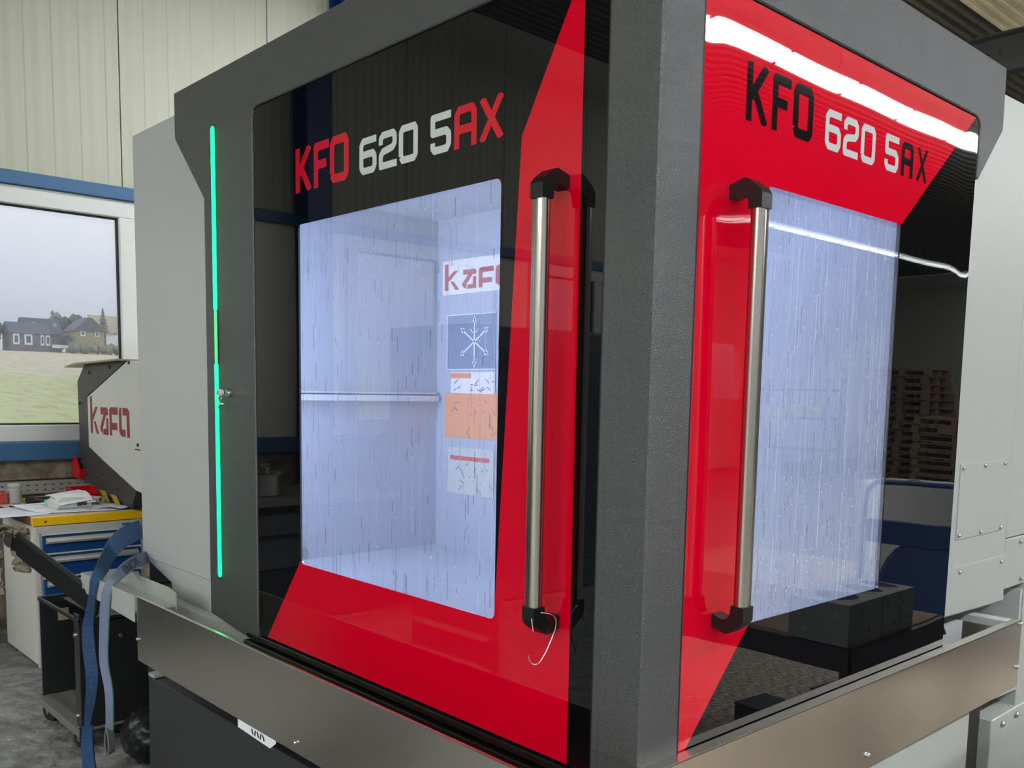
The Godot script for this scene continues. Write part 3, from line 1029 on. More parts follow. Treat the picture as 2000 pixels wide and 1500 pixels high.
	b.prism(PackedVector2Array([Vector2(1.485, 1.061), Vector2(1.485, 0.905), Vector2(2.195, 0.886), Vector2(2.18, 1.056)]), Vector3(fx + 0.005, 0, 0), RX, Vector3.UP, 0.005, [], 0.0012)
	obj("cover_plate", b, M.paint_cream, mach, "long lower cover plate")
	for s in [[1.75, 1.392], [1.93, 1.394], [2.11, 1.394], [1.75, 1.166], [1.93, 1.164], [2.11, 1.164], [1.775, 1.04], [2.14, 1.035], [2.33, 1.09], [2.36, 0.945]]:
		b = MB.new()
		b.lathe([[0.0, 0.009], [0.004, 0.0085], [0.0065, 0.006], [0.0068, 0.0]], Vector3(fx + 0.003, s[1], -s[0]), Vector3.RIGHT, 10)
		obj("screw", b, M.screw, mach)
	# underside behind the right tray
	b = MB.new()
	b.box(Vector3(-0.30, 0.70, -1.80), Vector3(0.36, 0.30, 0.20))
	obj("drain_box", b, M.paint_grey, mach)
	b = MB.new()
	b.tube([Vector3(-0.085, 0.90, -1.62), Vector3(-0.075, 0.855, -1.64)], 0.007, 8)
	obj("drain_pipe", b, M.rubber, mach, "short black drain pipe")
	# --- body core (dark, closes the machine)
	b = MB.new()
	b.box(Vector3(-1.3, 0.36, -0.85), Vector3(2.3, 0.62, 1.5))
	obj("base_body", b, M.black, mach)
	# --- stainless coolant tray round the corner
	b = MB.new()
	var ty0 := 0.624
	var ty1 := 0.862
	b.box(Vector3(-1.0735, (ty0 + ty1) / 2, 0.188), Vector3(2.207, ty1 - ty0, 0.004), 0.0015)
	b.box(Vector3(-1.0735, ty1 - 0.002, 0.184), Vector3(2.207, 0.004, 0.006))
	b.box(Vector3(-2.175, (ty0 + ty1) / 2 - 0.03, 0.13), Vector3(0.004, ty1 - ty0 - 0.06, 0.115))
	b.box(Vector3(-1.1, 0.70, 0.07), Vector3(2.15, 0.004, 0.235))
	obj("coolant_tray", b, M.stainless, mach, "brushed steel coolant tray below the left door")
	b = MB.new()
	b.box(Vector3(0.028, (ty0 + ty1) / 2, -0.9185), Vector3(0.004, ty1 - ty0, 2.205), 0.0015)
	b.box(Vector3(0.015, ty1 - 0.002, -0.9185), Vector3(0.03, 0.004, 2.205))
	b.box(Vector3(-0.12, (ty0 + ty1) / 2, -2.019), Vector3(0.30, ty1 - ty0, 0.004))
	b.box(Vector3(-0.10, 0.68, -1.05), Vector3(0.25, 0.004, 1.94))
	obj("coolant_tray", b, M.stainless, mach, "brushed steel coolant tray below the right door")
	b = MB.new()
	b.box(Vector3(-0.14, 0.848, -1.985), Vector3(0.28, 0.03, 0.05), 0.003)
	obj("tray_bracket", b, M.paint_grey, mach)
	for s in [[-2.165, 0.705], [-1.04, 0.655]]:
		b = MB.new()
		b.lathe([[0.0, 0.009], [0.004, 0.0085], [0.0065, 0.006], [0.0068, 0.0]], Vector3(s[0], s[1], 0.190), Vector3(0, 0, 1), 10)
		obj("screw", b, M.screw, mach)
	for s in [[0.93, 0.66], [2.0, 0.70], [2.0, 0.852]]:
		b = MB.new()
		b.lathe([[0.0, 0.009], [0.004, 0.0085], [0.0065, 0.006], [0.0068, 0.0]], Vector3(0.030, s[1], -s[0]), Vector3.RIGHT, 10)
		obj("screw", b, M.screw, mach)
	# --- painted channel that carries the tray on to the left
	b = MB.new()
	b.prism(PackedVector2Array([Vector2(-2.75, 0.858), Vector2(-2.75, 0.822), Vector2(-2.715, 0.815), Vector2(-2.715, 0.80), Vector2(-2.69, 0.782), Vector2(-2.185, 0.765), Vector2(-2.185, 0.862), Vector2(-2.28, 0.861)]), Vector3(0, 0, 0.196), Vector3.RIGHT, Vector3.UP, 0.004)
	b.box(Vector3(-2.47, 0.80, 0.118), Vector3(0.56, 0.004, 0.15))
	b.prism(PackedVector2Array([Vector2(-2.75, 0.858), Vector2(-2.75, 0.79), Vector2(-2.18, 0.79), Vector2(-2.18, 0.85), Vector2(-2.245, 0.862), Vector2(-2.60, 0.86), Vector2(-2.64, 0.868), Vector2(-2.66, 0.88), Vector2(-2.69, 0.88), Vector2(-2.71, 0.86)]), Vector3(0, 0, 0.044), Vector3.RIGHT, Vector3.UP, 0.004)
	b.box(Vector3(-2.749, 0.825, 0.118), Vector3(0.004, 0.066, 0.15))
	obj("chip_channel", b, M.paint_cream, mach, "cream sheet-metal channel under the straps")
	# --- plinth panels
	b = MB.new()
	b.prism(PackedVector2Array([Vector2(-2.316, 0.514), Vector2(-2.33, 0.03), Vector2(0.02, 0.03), Vector2(0.02, 0.545)]), Vector3(0, 0, 0.10), Vector3.RIGHT, Vector3.UP, 0.05, [], 0.003)
	obj("plinth_panel", b, M.charcoal_plain, mach, "dark plinth panel")
	b = MB.new()
	b.prism(PackedVector2Array([Vector2(-2.314, 0.517), Vector2(-2.26, 0.518), Vector2(-2.26, 0.53), Vector2(-2.314, 0.529)]), Vector3(0, 0, 0.10), Vector3.RIGHT, Vector3.UP, 0.05)
	obj("plinth_lit_edge", b, M.paint_cream, mach)  # cream colour stands in for light on the dark plinth top edge
	b = MB.new()
	b.prism(rect(0.10, 0.03, 1.70, 0.66), Vector3(0.0, 0, 0), RX, Vector3.UP, 0.05, [], 0.003)
	obj("plinth_panel", b, M.paint_cream, mach, "cream plinth panel under the right tray")
	b = MB.new()
	b.prism(PackedVector2Array([Vector2(1.70, 0.62), Vector2(1.72, 0.53), Vector2(2.42, 0.50), Vector2(2.42, 0.66)]), Vector3(-0.10, 0, 0), RX, Vector3.UP, 0.03)
	b.prism(PackedVector2Array([Vector2(0, 0.53), Vector2(0.3, 0.5), Vector2(0.3, 0.9), Vector2(0, 0.9)]), Vector3(-0.10, 0, -2.40), Vector3(-1, 0, 0), Vector3.UP, 0.02)
	obj("gusset", b, M.paint_grey, mach, "grey gusset under the tray end")
	b = MB.new()
	b.box(Vector3(-0.25, 0.22, -2.7), Vector3(0.32, 0.43, 1.08), 0.004)
	obj("base_box", b, M.paint_cream, mach, "cream base box")
	for s in [[2.26, 0.40], [2.40, 0.405]]:
		b = MB.new()
		b.lathe([[0.0, 0.012], [0.008, 0.011], [0.011, 0.007], [0.012, 0.0]], Vector3(-0.09, s[1], -s[0]), Vector3.RIGHT, 10)
		obj("screw", b, M.screw, mach)
	b = MB.new()
	b.box(Vector3(-0.22, 0.28, -2.02), Vector3(0.2, 0.45, 0.2))
	obj("pump_housing", b, M.black, mach)
	b = MB.new()
	b.tube([Vector3(-0.12, 0.02, -1.86), Vector3(-0.12, 0.22, -1.86), Vector3(-0.13, 0.34, -1.87), Vector3(-0.18, 0.42, -1.88), Vector3(-0.3, 0.45, -1.88)], 0.035, 12)
	obj("coolant_hose", b, M.rubber, mach)
	# tape label under the left tray lip
	b = MB.new()
	b.prism(PackedVector2Array([Vector2(-1.40, 0.595), Vector2(-1.20, 0.588), Vector2(-1.165, 0.612), Vector2(-1.165, 0.622), Vector2(-1.40, 0.622)]), Vector3(0, 0, 0.184), Vector3.RIGHT, Vector3.UP, 0.001)
	obj("label_tape", b, M.paper, mach, "white tape label under the tray")
	b = MB.new()
	for k in 5:
		b.box(Vector3(-1.305 + 0.017 * k, 0.607, 0.185), Vector3(0.006, 0.018, 0.0006), 0.0, Basis(Vector3(0, 0, 1), 0.5 if k % 2 == 0 else -0.3))
	obj("label_marks", b, M.black, mach)
	build_interior()
	# door lock with key and ring
	b = MB.new()
	b.lathe([[0.0, 0.014], [0.010, 0.013], [0.013, 0.008], [0.014, 0.0]], Vector3(-1.797, 1.596, 0.001), Vector3(0, 0, 1), 14)
	obj("door_lock", b, M.chrome, mach, "small chrome lock barrel")

func build_interior():
	# work space: stainless-lined box seen through the two panes
	var x0 := -2.55
	var z0 := -1.46
	var y0 := 0.84
	var y1 := 2.44
	var b := MB.new()
	var t := 0.02
	b.box(Vector3(x0 - t / 2, (y0 + y1) / 2, (z0 - 0.13) / 2), Vector3(t, y1 - y0, -z0 - 0.13))
	b.box(Vector3((x0 - 0.1) / 2, (y0 + y1) / 2, z0 - t / 2), Vector3(-x0 - 0.1, y1 - y0, t))
	b.box(Vector3((x0 - 0.1) / 2, y1 + t / 2, (z0 - 0.13) / 2), Vector3(-x0 - 0.1, t, -z0 - 0.13))
	b.box(Vector3((x0 - 0.1) / 2, y0 - t / 2, (z0 - 0.13) / 2), Vector3(-x0 - 0.1, t, -z0 - 0.13))
	b.box(Vector3((x0 - 1.66) / 2, (y0 + y1) / 2, -0.115), Vector3(-x0 - 1.66, y1 - y0, t))
	obj("work_space", b, M.inner, mach, "pale sheet lining of the work space")
	b = MB.new()
	b.box(Vector3(x0 + 0.02, 1.575, -0.80), Vector3(0.05, 0.028, 1.28), 0.003)
	b.box(Vector3(x0 + 0.012, 1.60, -0.80), Vector3(0.03, 0.008, 1.28))
	obj("guide_rail", b, mat(srgb(214, 216, 220), 0.35, 0.1), mach, "pale ledge across the lining")
	b = MB.new()
	b.box(Vector3(x0 + 0.012, 1.6, -0.33), Vector3(0.02, 1.5, 0.006))
	obj("lining_seam", b, mat(srgb(150, 156, 166), 0.4), mach)
	# maker's plate and warning stickers on the back lining
	b = MB.new()
	var sx := (z0 - 1.422) / (-1.422)
	var pz := z0 + 0.002
	var P := func(u: float, v: float) -> Vector2: return Vector2(1.155 + (u - 1.155) * sx, 1.62 + (v - 1.62) * sx)
	var c0: Vector2 = P.call(-0.650, 1.846)
	var c1: Vector2 = P.call(-0.37, 1.926)
	b.prism(rrect(c0.x, c0.y, c1.x, c1.y, 0.012), Vector3(0, 0, pz + 0.004), Vector3.RIGHT, Vector3.UP, 0.004)
	obj("maker_plate", b, mat(srgb(236, 230, 222), 0.5), mach, "white plate with red lettering behind the glass")
	b = MB.new()
	var k0: Vector2 = P.call(-0.641, 1.856)
	var k1: Vector2 = P.call(-0.395, 1.918)
	for p in mark_polys(k0, k1.x - k0.x, k1.y - k0.y):
		b.prism(p, Vector3(0, 0, pz + 0.005), Vector3.RIGHT, Vector3.UP, 0.0008)
	obj("plate_lettering", b, mat(srgb(176, 74, 72), 0.5), mach)
	# engraved axis diagram
	var d0: Vector2 = P.call(-0.632, 1.668)
	var d1: Vector2 = P.call(-0.455, 1.798)
	b = MB.new()
	b.prism(rect(d0.x, d0.y, d1.x, d1.y), Vector3(0, 0, pz + 0.001), Vector3.RIGHT, Vector3.UP, 0.001)
	obj("axis_plate", b, mat(srgb(120, 134, 158), 0.4), mach, "blue-grey plate with an axis diagram")
	b = MB.new()
	var cc := Vector3((d0.x + d1.x) / 2 + 0.03, (d0.y + d1.y) / 2, pz + 0.003)
	var hw := (d1.y - d0.y) * 0.42
	var arrow := func(v: Vector2):
		var e := cc + Vector3(v.x, v.y, 0)
		b.bar(cc, e, 0.008, 0.002, 0.0, Vector3(0, 0, 1))
		var dn := v.normalized()
		b.prism(PackedVector2Array([Vector2(0, 0), Vector2(-dn.y * 0.016 - dn.x * 0.03, dn.x * 0.016 - dn.y * 0.03), Vector2(dn.y * 0.016 - dn.x * 0.03, -dn.x * 0.016 - dn.y * 0.03)]), e + Vector3(0, 0, 0.001) + Vector3(dn.x, dn.y, 0) * 0.012, Vector3.RIGHT, Vector3.UP, 0.002)
	for v in [Vector2(0, hw), Vector2(0, -hw), Vector2(-0.095, 0.06), Vector2(-0.095, -0.06), Vector2(0.095, 0.06), Vector2(0.095, -0.06)]:
		arrow.call(v)
	var arc := []
	for k in 9:
		var a := deg_to_rad(200 + 140.0 * k / 8)
		arc.append(cc + Vector3(cos(a) * 0.03, hw * 0.62 + sin(a) * 0.025, 0.001))
	b.tube(arc, 0.003, 5)
	for e in [[d0.x, d0.y, d1.x, d0.y + 0.004], [d0.x, d1.y - 0.004, d1.x, d1.y], [d0.x, d0.y, d0.x + 0.004, d1.y]]:
		b.prism(rect(e[0], e[1], e[2], e[3]), Vector3(0, 0, pz + 0.003), Vector3.RIGHT, Vector3.UP, 0.002)
	obj("axis_arrows", b, mat(srgb(228, 232, 240), 0.5), mach)
	# stickers: white with orange head, orange, white with red head
	var st := [[-0.616, 1.612, -0.455, 1.662, srgb(232, 222, 214)], [-0.616, 1.648, -0.54, 1.66, srgb(224, 140, 92)], [-0.638, 1.506, -0.44, 1.611, srgb(232, 150, 98)], [-0.625, 1.37, -0.455, 1.482, srgb(196, 196, 186)], [-0.615, 1.452, -0.47, 1.462, srgb(204, 84, 76)]]
	for s in st.size():
		var a: Vector2 = P.call(st[s][0], st[s][1])
		var e: Vector2 = P.call(st[s][2], st[s][3])
		b = MB.new()
		b.prism(rect(a.x, a.y, e.x, e.y), Vector3(0, 0, pz + (0.002 if s in [0, 2, 3] else 0.003)), Vector3.RIGHT, Vector3.UP, 0.001)
		obj("warning_sticker" if s in [0, 2, 3] else "sticker_band", b, mat(st[s][4], 0.55), mach, ["pale sticker", "", "orange warning sticker", "grey sticker", ""][s])
	# small pictogram bars on the stickers
	b = MB.new()
	var rng := RandomNumberGenerator.new()
	rng.seed = 4
	for r in [[-0.61, 1.616, -0.46, 1.645], [-0.63, 1.512, -0.45, 1.60], [-0.62, 1.376, -0.46, 1.445]]:
		for k in 14:
			var q: Vector2 = P.call(rng.randf_range(r[0], r[2]), rng.randf_range(r[1], r[3]))
			b.box(Vector3(q.x, q.y, pz + 0.0035), Vector3(rng.randf_range(0.01, 0.04), 0.005, 0.001), 0.0, Basis(Vector3(0, 0, 1), rng.randf_range(-0.9, 0.9)))
	var so := obj("sticker_print", b, mat(srgb(150, 130, 112), 0.6), mach)
	so.set_meta("kind", "stuff")
	# interior lamp: a cool LED bar
	var cool := Color(0.70, 0.78, 1.0)
	var lm := mat(srgb(230, 238, 255), 0.5)
	lm.emission_enabled = true
	lm.emission = cool
	lm.emission_energy_multiplier = 3.0
	b = MB.new()
	b.box(Vector3(-2.25, 1.75, -0.16), Vector3(0.05, 1.1, 0.02), 0.004)
	obj("work_lamp", b, lm, mach)
	var l := AreaLight3D.new()
	l.name = "work_light"
	l.area_size = Vector2(0.05, 1.1)
	l.position = Vector3(-2.25, 1.75, -0.175)
	l.rotation_degrees = Vector3(0, 0, 0)
	l.light_color = Color(0.80, 0.86, 1.0)
	l.light_energy = 1.15
	l.area_range = 30.0
	l.area_attenuation = 2.0
	l.shadow_enabled = true
	mach.add_child(l)
	b = MB.new()
	b.box(Vector3(-0.9, 2.40, -0.75), Vector3(0.6, 0.02, 0.05), 0.004)
	obj("work_lamp", b, lm, mach)
	var l2: AreaLight3D = l.duplicate()
	l2.name = "work_light_2"
	l2.area_size = Vector2(0.6, 0.05)
	l2.position = Vector3(-0.9, 2.385, -0.75)
	l2.rotation_degrees = Vector3(-90, 0, 0)
	l2.light_color = cool
	l2.light_energy = 0.85
	mach.add_child(l2)

# ---------------------------------------------------------------- outside
func blob(b: MB, c: Vector3, r: Vector3, sd: int, rough := 0.22, seg := 14):
	var f := FastNoiseLite.new()
	f.seed = sd
	f.frequency = 0.9
	var P := func(i: int, j: int) -> Vector3:
		var th := PI * i / seg
		var ph := TAU * j / (seg * 2)
		var d := Vector3(sin(th) * cos(ph), cos(th), sin(th) * sin(ph))
		return c + d * r * (1.0 + rough * f.get_noise_3dv(d * 3.0) * 2.0)
	var Nn := func(i: int, j: int) -> Vector3:
		var q: Vector3 = P.call(clampi(i, 1, seg - 1), j)
		var du: Vector3 = P.call(mini(maxi(i, 1) + 1, seg), j) - P.call(maxi(mini(i, seg - 1) - 1, 0), j)
		var dv: Vector3 = P.call(clampi(i, 1, seg - 1), j + 1) - P.call(clampi(i, 1, seg - 1), j - 1)
		var nn := du.cross(dv).normalized()
		return nn if nn.dot(q - c) > 0.0 else -nn
	for i in seg:
		for j in seg * 2:
			var a: Vector3 = P.call(i, j)
			var e: Vector3 = P.call(i + 1, j)
			var g: Vector3 = P.call(i + 1, j + 1)
			var h: Vector3 = P.call(i, j + 1)
			b.quad(a, e, g, h, ((a + g) * 0.5 - c).normalized(), [Nn.call(i, j), Nn.call(i + 1, j), Nn.call(i + 1, j + 1), Nn.call(i, j + 1)])

func house(label: String, x: float, z0: float, z1: float, y0: float, ye: float, yr: float, depth: float, wall: Color, roof: Color, wins: Array, group: String, gable := false):
	var h := thing("house", label, "house", Vector3(x, y0, (z0 + z1) / 2), 0.0, group)
	var w := z1 - z0
	var b := MB.new()
	b.box(Vector3(-depth / 2, (ye - y0) / 2 - 1.25, 0), Vector3(depth, ye - y0 + 2.5, w))
	obj("wall", b, mat(wall, 0.8), h)
	b = MB.new()
	var e := 0.5
	if gable:
		b.prism(PackedVector2Array([Vector2(-w / 2 - e, ye - y0 - 0.2), Vector2(w / 2 + e, ye - y0 - 0.2), Vector2(w * 0.08, yr - y0), Vector2(-w * 0.08, yr - y0)]), Vector3(e, 0, 0), Vector3(0, 0, -1), Vector3.UP, depth + 2 * e)
	else:
		b.prism(PackedVector2Array([Vector2(-e, ye - y0 - 0.2), Vector2(depth + e, ye - y0 - 0.2), Vector2(depth / 2, yr - y0)]), Vector3(0, 0, w / 2 + e), Vector3(-1, 0, 0), Vector3.UP, w + 2 * e) if Vector3(-1, 0, 0).cross(Vector3.UP).z > 0 else b.prism(PackedVector2Array([Vector2(-e, ye - y0 - 0.2), Vector2(depth + e, ye - y0 - 0.2), Vector2(depth / 2, yr - y0)]), Vector3(0, 0, -w / 2 - e), Vector3(-1, 0, 0), Vector3.UP, w + 2 * e)
	obj("roof", b, mat(roof, 0.85), h)
	for q in wins:
		var f := MB.new()
		f.box(Vector3(0.06, q[1], q[0]), Vector3(0.12, q[3], q[2]), 0.02)
		var o := obj("window", f, mat(q[4], 0.6), h)
		var g := MB.new()
		g.box(Vector3(0.13, q[1], q[0]), Vector3(0.04, q[3] * 0.62, q[2] * 0.55))
		obj("pane", g, mat(srgb(96, 108, 126), 0.2), o)

func build_outside():
	# sloping field that rises towards the village
	var b := MB.new()
	var gm := mat(Color.WHITE, 0.95)
	var gr := Gradient.new()
	gr.offsets = PackedFloat32Array([0.25, 0.42, 0.55, 0.75])
	gr.colors = PackedColorArray([srgb(160, 152, 122), srgb(176, 172, 136), srgb(158, 180, 112), srgb(182, 178, 142)])
	gm.albedo_texture = noise_tex(0.02, 1024, 41, 6, false, 1.0, gr)
	tri_map(gm, Vector3(0.02, 0.02, 0.07))
	var n := 40
	var hgt := func(x: float, z: float) -> float:
		var d := -x - 5.7
		return -0.25 + d * 0.0385 + 0.10 * sin(d * 0.21 + z * 0.05) + 0.25 * sin(z * 0.03 + 1.0) * minf(d / 60.0, 1.0)
	for part in 2:
		b = MB.new()
		for i in n:
			for j in 30:
				var x0 := -5.7 - pow(float(i) / n, 2.0) * 330.0
				var x1 := -5.7 - pow(float(i + 1) / n, 2.0) * 330.0
				if (x0 < -62.0) != (part == 1):
					continue
				var za := -220.0 + 14.0 * j
				var zb := za + 14.0
				b.autoquad(Vector3(x0, hgt.call(x0, za), za), Vector3(x1, hgt.call(x1, za), za), Vector3(x1, hgt.call(x1, zb), zb), Vector3(x0, hgt.call(x0, zb), zb), Vector3.UP)
		var fm: StandardMaterial3D = gm
		if part == 1:
			fm = gm.duplicate()
			fm.albedo_texture = noise_tex(0.02, 512, 43, 5, false, 1.0, ramp2(srgb(168, 162, 140), srgb(186, 182, 158)))
		tag(obj("field", b, fm), ["green patchy field just outside the window", "brown ploughed field rising to the houses behind the green field"][part], "field").set_meta("kind", "stuff")
	# hills far off; distance haze is put into their pale colour
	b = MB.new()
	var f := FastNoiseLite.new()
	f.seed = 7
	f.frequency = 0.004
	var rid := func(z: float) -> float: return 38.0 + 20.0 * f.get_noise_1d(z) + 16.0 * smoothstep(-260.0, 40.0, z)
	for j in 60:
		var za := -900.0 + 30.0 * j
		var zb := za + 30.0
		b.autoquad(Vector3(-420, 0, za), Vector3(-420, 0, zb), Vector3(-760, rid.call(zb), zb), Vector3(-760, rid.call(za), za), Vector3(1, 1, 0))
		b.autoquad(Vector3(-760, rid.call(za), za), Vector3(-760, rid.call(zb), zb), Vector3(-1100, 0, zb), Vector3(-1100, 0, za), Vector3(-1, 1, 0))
	tag(obj("hill", b, mat(srgb(176, 182, 180), 1.0)), "hill ridge far behind the village, haze painted into its pale colour", "hill").set_meta("kind", "structure")
	var X := -275.0
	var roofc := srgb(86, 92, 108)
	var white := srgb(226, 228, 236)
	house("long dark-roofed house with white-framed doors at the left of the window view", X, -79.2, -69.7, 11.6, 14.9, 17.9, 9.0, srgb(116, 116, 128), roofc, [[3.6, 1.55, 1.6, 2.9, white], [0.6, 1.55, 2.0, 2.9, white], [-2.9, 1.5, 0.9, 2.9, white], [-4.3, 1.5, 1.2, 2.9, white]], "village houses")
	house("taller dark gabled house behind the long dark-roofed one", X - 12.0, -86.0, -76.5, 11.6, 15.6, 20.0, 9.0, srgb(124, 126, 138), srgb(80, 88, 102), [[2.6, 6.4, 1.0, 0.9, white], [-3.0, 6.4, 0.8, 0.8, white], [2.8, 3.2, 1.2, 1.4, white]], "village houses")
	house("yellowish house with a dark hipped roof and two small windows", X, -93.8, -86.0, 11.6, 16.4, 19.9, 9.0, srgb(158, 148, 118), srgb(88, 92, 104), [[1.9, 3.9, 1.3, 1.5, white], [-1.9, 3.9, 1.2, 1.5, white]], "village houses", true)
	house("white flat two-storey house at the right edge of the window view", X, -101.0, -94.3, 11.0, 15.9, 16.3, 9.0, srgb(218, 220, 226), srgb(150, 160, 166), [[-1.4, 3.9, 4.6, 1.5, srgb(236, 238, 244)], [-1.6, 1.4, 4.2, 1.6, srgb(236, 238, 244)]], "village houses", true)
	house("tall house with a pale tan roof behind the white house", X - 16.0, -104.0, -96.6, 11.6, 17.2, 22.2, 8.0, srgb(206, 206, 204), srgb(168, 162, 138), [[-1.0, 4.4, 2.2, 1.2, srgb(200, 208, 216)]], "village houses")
	# trees
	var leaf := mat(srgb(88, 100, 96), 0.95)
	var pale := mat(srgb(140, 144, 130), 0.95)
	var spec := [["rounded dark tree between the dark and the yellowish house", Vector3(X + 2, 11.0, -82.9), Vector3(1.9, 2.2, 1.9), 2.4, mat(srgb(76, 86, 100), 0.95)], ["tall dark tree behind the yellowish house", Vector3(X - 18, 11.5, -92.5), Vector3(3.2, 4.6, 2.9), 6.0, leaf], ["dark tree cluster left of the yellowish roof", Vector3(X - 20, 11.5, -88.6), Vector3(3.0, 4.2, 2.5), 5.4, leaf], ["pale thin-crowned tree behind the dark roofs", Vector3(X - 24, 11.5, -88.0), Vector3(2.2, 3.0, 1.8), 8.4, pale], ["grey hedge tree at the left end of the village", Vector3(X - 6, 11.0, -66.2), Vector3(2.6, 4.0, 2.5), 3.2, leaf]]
	var sd := 50
	for s in spec:
		var t := thing("tree", s[0], "tree", s[1])
		b = MB.new()
		b.tube([Vector3.ZERO, Vector3(0, s[3], 0)], 0.28, 7, false, 0.16)
		obj("trunk", b, mat(srgb(84, 76, 68), 0.9), t)
		b = MB.new()
		var rng := RandomNumberGenerator.new()
		rng.seed = sd
		blob(b, Vector3(0, s[3], 0), s[2] * 0.8, sd, 0.3)
		for k in 9:
			var o: Vector3 = Vector3(rng.randf_range(-0.7, 0.7), rng.randf_range(-0.5, 0.8), rng.randf_range(-0.7, 0.7)) * s[2]
			blob(b, Vector3(0, s[3], 0) + o, s[2] * rng.randf_range(0.25, 0.45), sd + k, 0.35, 8)
		obj("crown", b, s[4], t)
		sd += 20
	# conical spruce
	var t := thing("spruce", "tall conical spruce rising above the yellowish house roof", "tree", Vector3(X - 13, 10.0, -98.0))
	b = MB.new()
	b.tube([Vector3.ZERO, Vector3(0, 14.2, 0)], 0.25, 6, false, 0.04)
	obj("trunk", b, mat(srgb(84, 76, 68), 0.9), t)
	b = MB.new()
	for k in 12:
		var y := 3.0 + k * 0.92
		var r := 4.0 * (1.0 - k / 12.5)
		for j in 11:
			var a := TAU * j / 11 + k * 0.5
			var tip := Vector3(cos(a) * r, y - 0.5, sin(a) * r)
			var l := Vector3(cos(a - 0.3) * r * 0.5, y + 0.3, sin(a - 0.3) * r * 0.5)
			var rr := Vector3(cos(a + 0.3) * r * 0.5, y + 0.3, sin(a + 0.3) * r * 0.5)
			b.tri(Vector3(0, y + 1.0, 0), l, tip, Vector3(cos(a), 0.6, sin(a)).normalized())
			b.tri(Vector3(0, y + 1.0, 0), rr, tip, Vector3(cos(a), 0.6, sin(a)).normalized())
	obj("branches", b, leaf, t)
	# shrubs along the field edge
	var names := ["bare brown shrub in front of the yellowish house", "low grey shrub before the rounded dark tree", "bushy shrub at the foot of the white house"]
	var pos := [Vector3(X + 8, 10.3, -89.0), Vector3(X + 8, 10.2, -84.2), Vector3(X + 9, 10.0, -92.6)]
	for k in 3:
		b = MB.new()
		for j in 5:
			blob(b, Vector3((j % 2) * 0.8, 0.7 + 0.3 * (j % 3), -1.8 + 0.9 * j), Vector3(0.9, 1.0 + 0.25 * ((j * 7 + k) % 3), 0.9), 90 + 10 * k + j, 0.4, 7)
		var o := obj("shrub", b, mat([srgb(132, 130, 112), srgb(120, 128, 116), srgb(126, 132, 116)][k], 0.95))
		o.position = pos[k]
		tag(o, names[k], "shrub", "shrubs along the field edge")
	var rng2 := RandomNumberGenerator.new()
	rng2.seed = 3
	# low pale wall by the road
	b = MB.new()
	b.box(Vector3(X + 5, 11.4, -80.4), Vector3(0.4, 0.9, 4.0), 0.03)
	tag(obj("garden_wall", b, mat(srgb(212, 214, 216), 0.8)), "low white garden wall in front of the rounded dark tree", "wall")

# ---------------------------------------------------------------- the bench by the window
func sheet_paper(called: String, label: String, c: Vector3, w: float, l: float, turn: float, curl: Callable, printed := true) -> Node3D:
	var t := thing(called, label, "paper", c, turn, "papers on the bench")
	var b := MB.new()
	var N := 8
	for i in N:
		for j in N:
			var q := []
			for k in [[i, j], [i + 1, j], [i + 1, j + 1], [i, j + 1]]:
				var u := (float(k[0]) / N - 0.5)
				var v := (float(k[1]) / N - 0.5)
				q.append(Vector3(u * w, curl.call(u, v), v * l))
			b.autoquad(q[0], q[1], q[2], q[3], Vector3.UP)
			for m in 4:
				q[m] = q[m] - Vector3(0, 0.0008, 0)
			b.autoquad(q[0], q[1], q[2], q[3], Vector3.DOWN)
	obj("sheet", b, M.paper, t)
	if printed:
		b = MB.new()
		var rng := RandomNumberGenerator.new()
		rng.seed = int(abs(c.x * 1000 + c.z * 777))
		for r in 9:
			var u := -0.38 + r * 0.085
			var v0 := rng.randf_range(-0.4, -0.1)
			var v1 := rng.randf_range(0.0, 0.4)
			for s in 6:
				var a := lerpf(v0, v1, s / 6.0)
				var e := lerpf(v0, v1, (s + 1) / 6.0)
				b.autoquad(Vector3(u * w, curl.call(u, a) + 0.0006, a * l), Vector3((u + 0.02) * w, curl.call(u + 0.02, a) + 0.0006, a * l), Vector3((u + 0.02) * w, curl.call(u + 0.02, e) + 0.0006, e * l), Vector3(u * w, curl.call(u, e) + 0.0006, e * l), Vector3.UP)
		obj("print", b, mat(srgb(176, 182, 200), 0.8), t)
	return t

func stacking_bin(label: String, at: Vector3, turn: float, w: float, d: float, h: float):
	var t := thing("storage_bin", label, "bin", at, turn, "red open-fronted bins")
	var b := MB.new()
	var side := PackedVector2Array([Vector2(0, 0), Vector2(d * 0.9, 0), Vector2(d, h * 0.45), Vector2(d * 0.62, h), Vector2(0, h)])
	for s in [0.0, 1.0]:
		b.prism(side, Vector3(0, 0, -w / 2 + s * (w - 0.004) + 0.004), Vector3.RIGHT, Vector3.UP, 0.004)
	b.box(Vector3(d * 0.45, 0.002, 0), Vector3(d * 0.9, 0.004, w - 0.008))
	b.box(Vector3(0.002, h / 2, 0), Vector3(0.004, h, w - 0.008))
	b.bar(Vector3(d * 0.9, 0, 0), Vector3(d, h * 0.45, 0), w - 0.008, 0.004)
	obj("tub", b, M.red_plastic, t)
	b = MB.new()
	b.bar(Vector3(d * 0.62, h, w / 2), Vector3(0, h, w / 2), 0.010, 0.006)
	b.bar(Vector3(d * 0.62, h, -w / 2), Vector3(0, h, -w / 2), 0.010, 0.006)
	b.box(Vector3(0, h, 0), Vector3(0.010, 0.008, w))
	obj("rim", b, M.red_plastic, t)

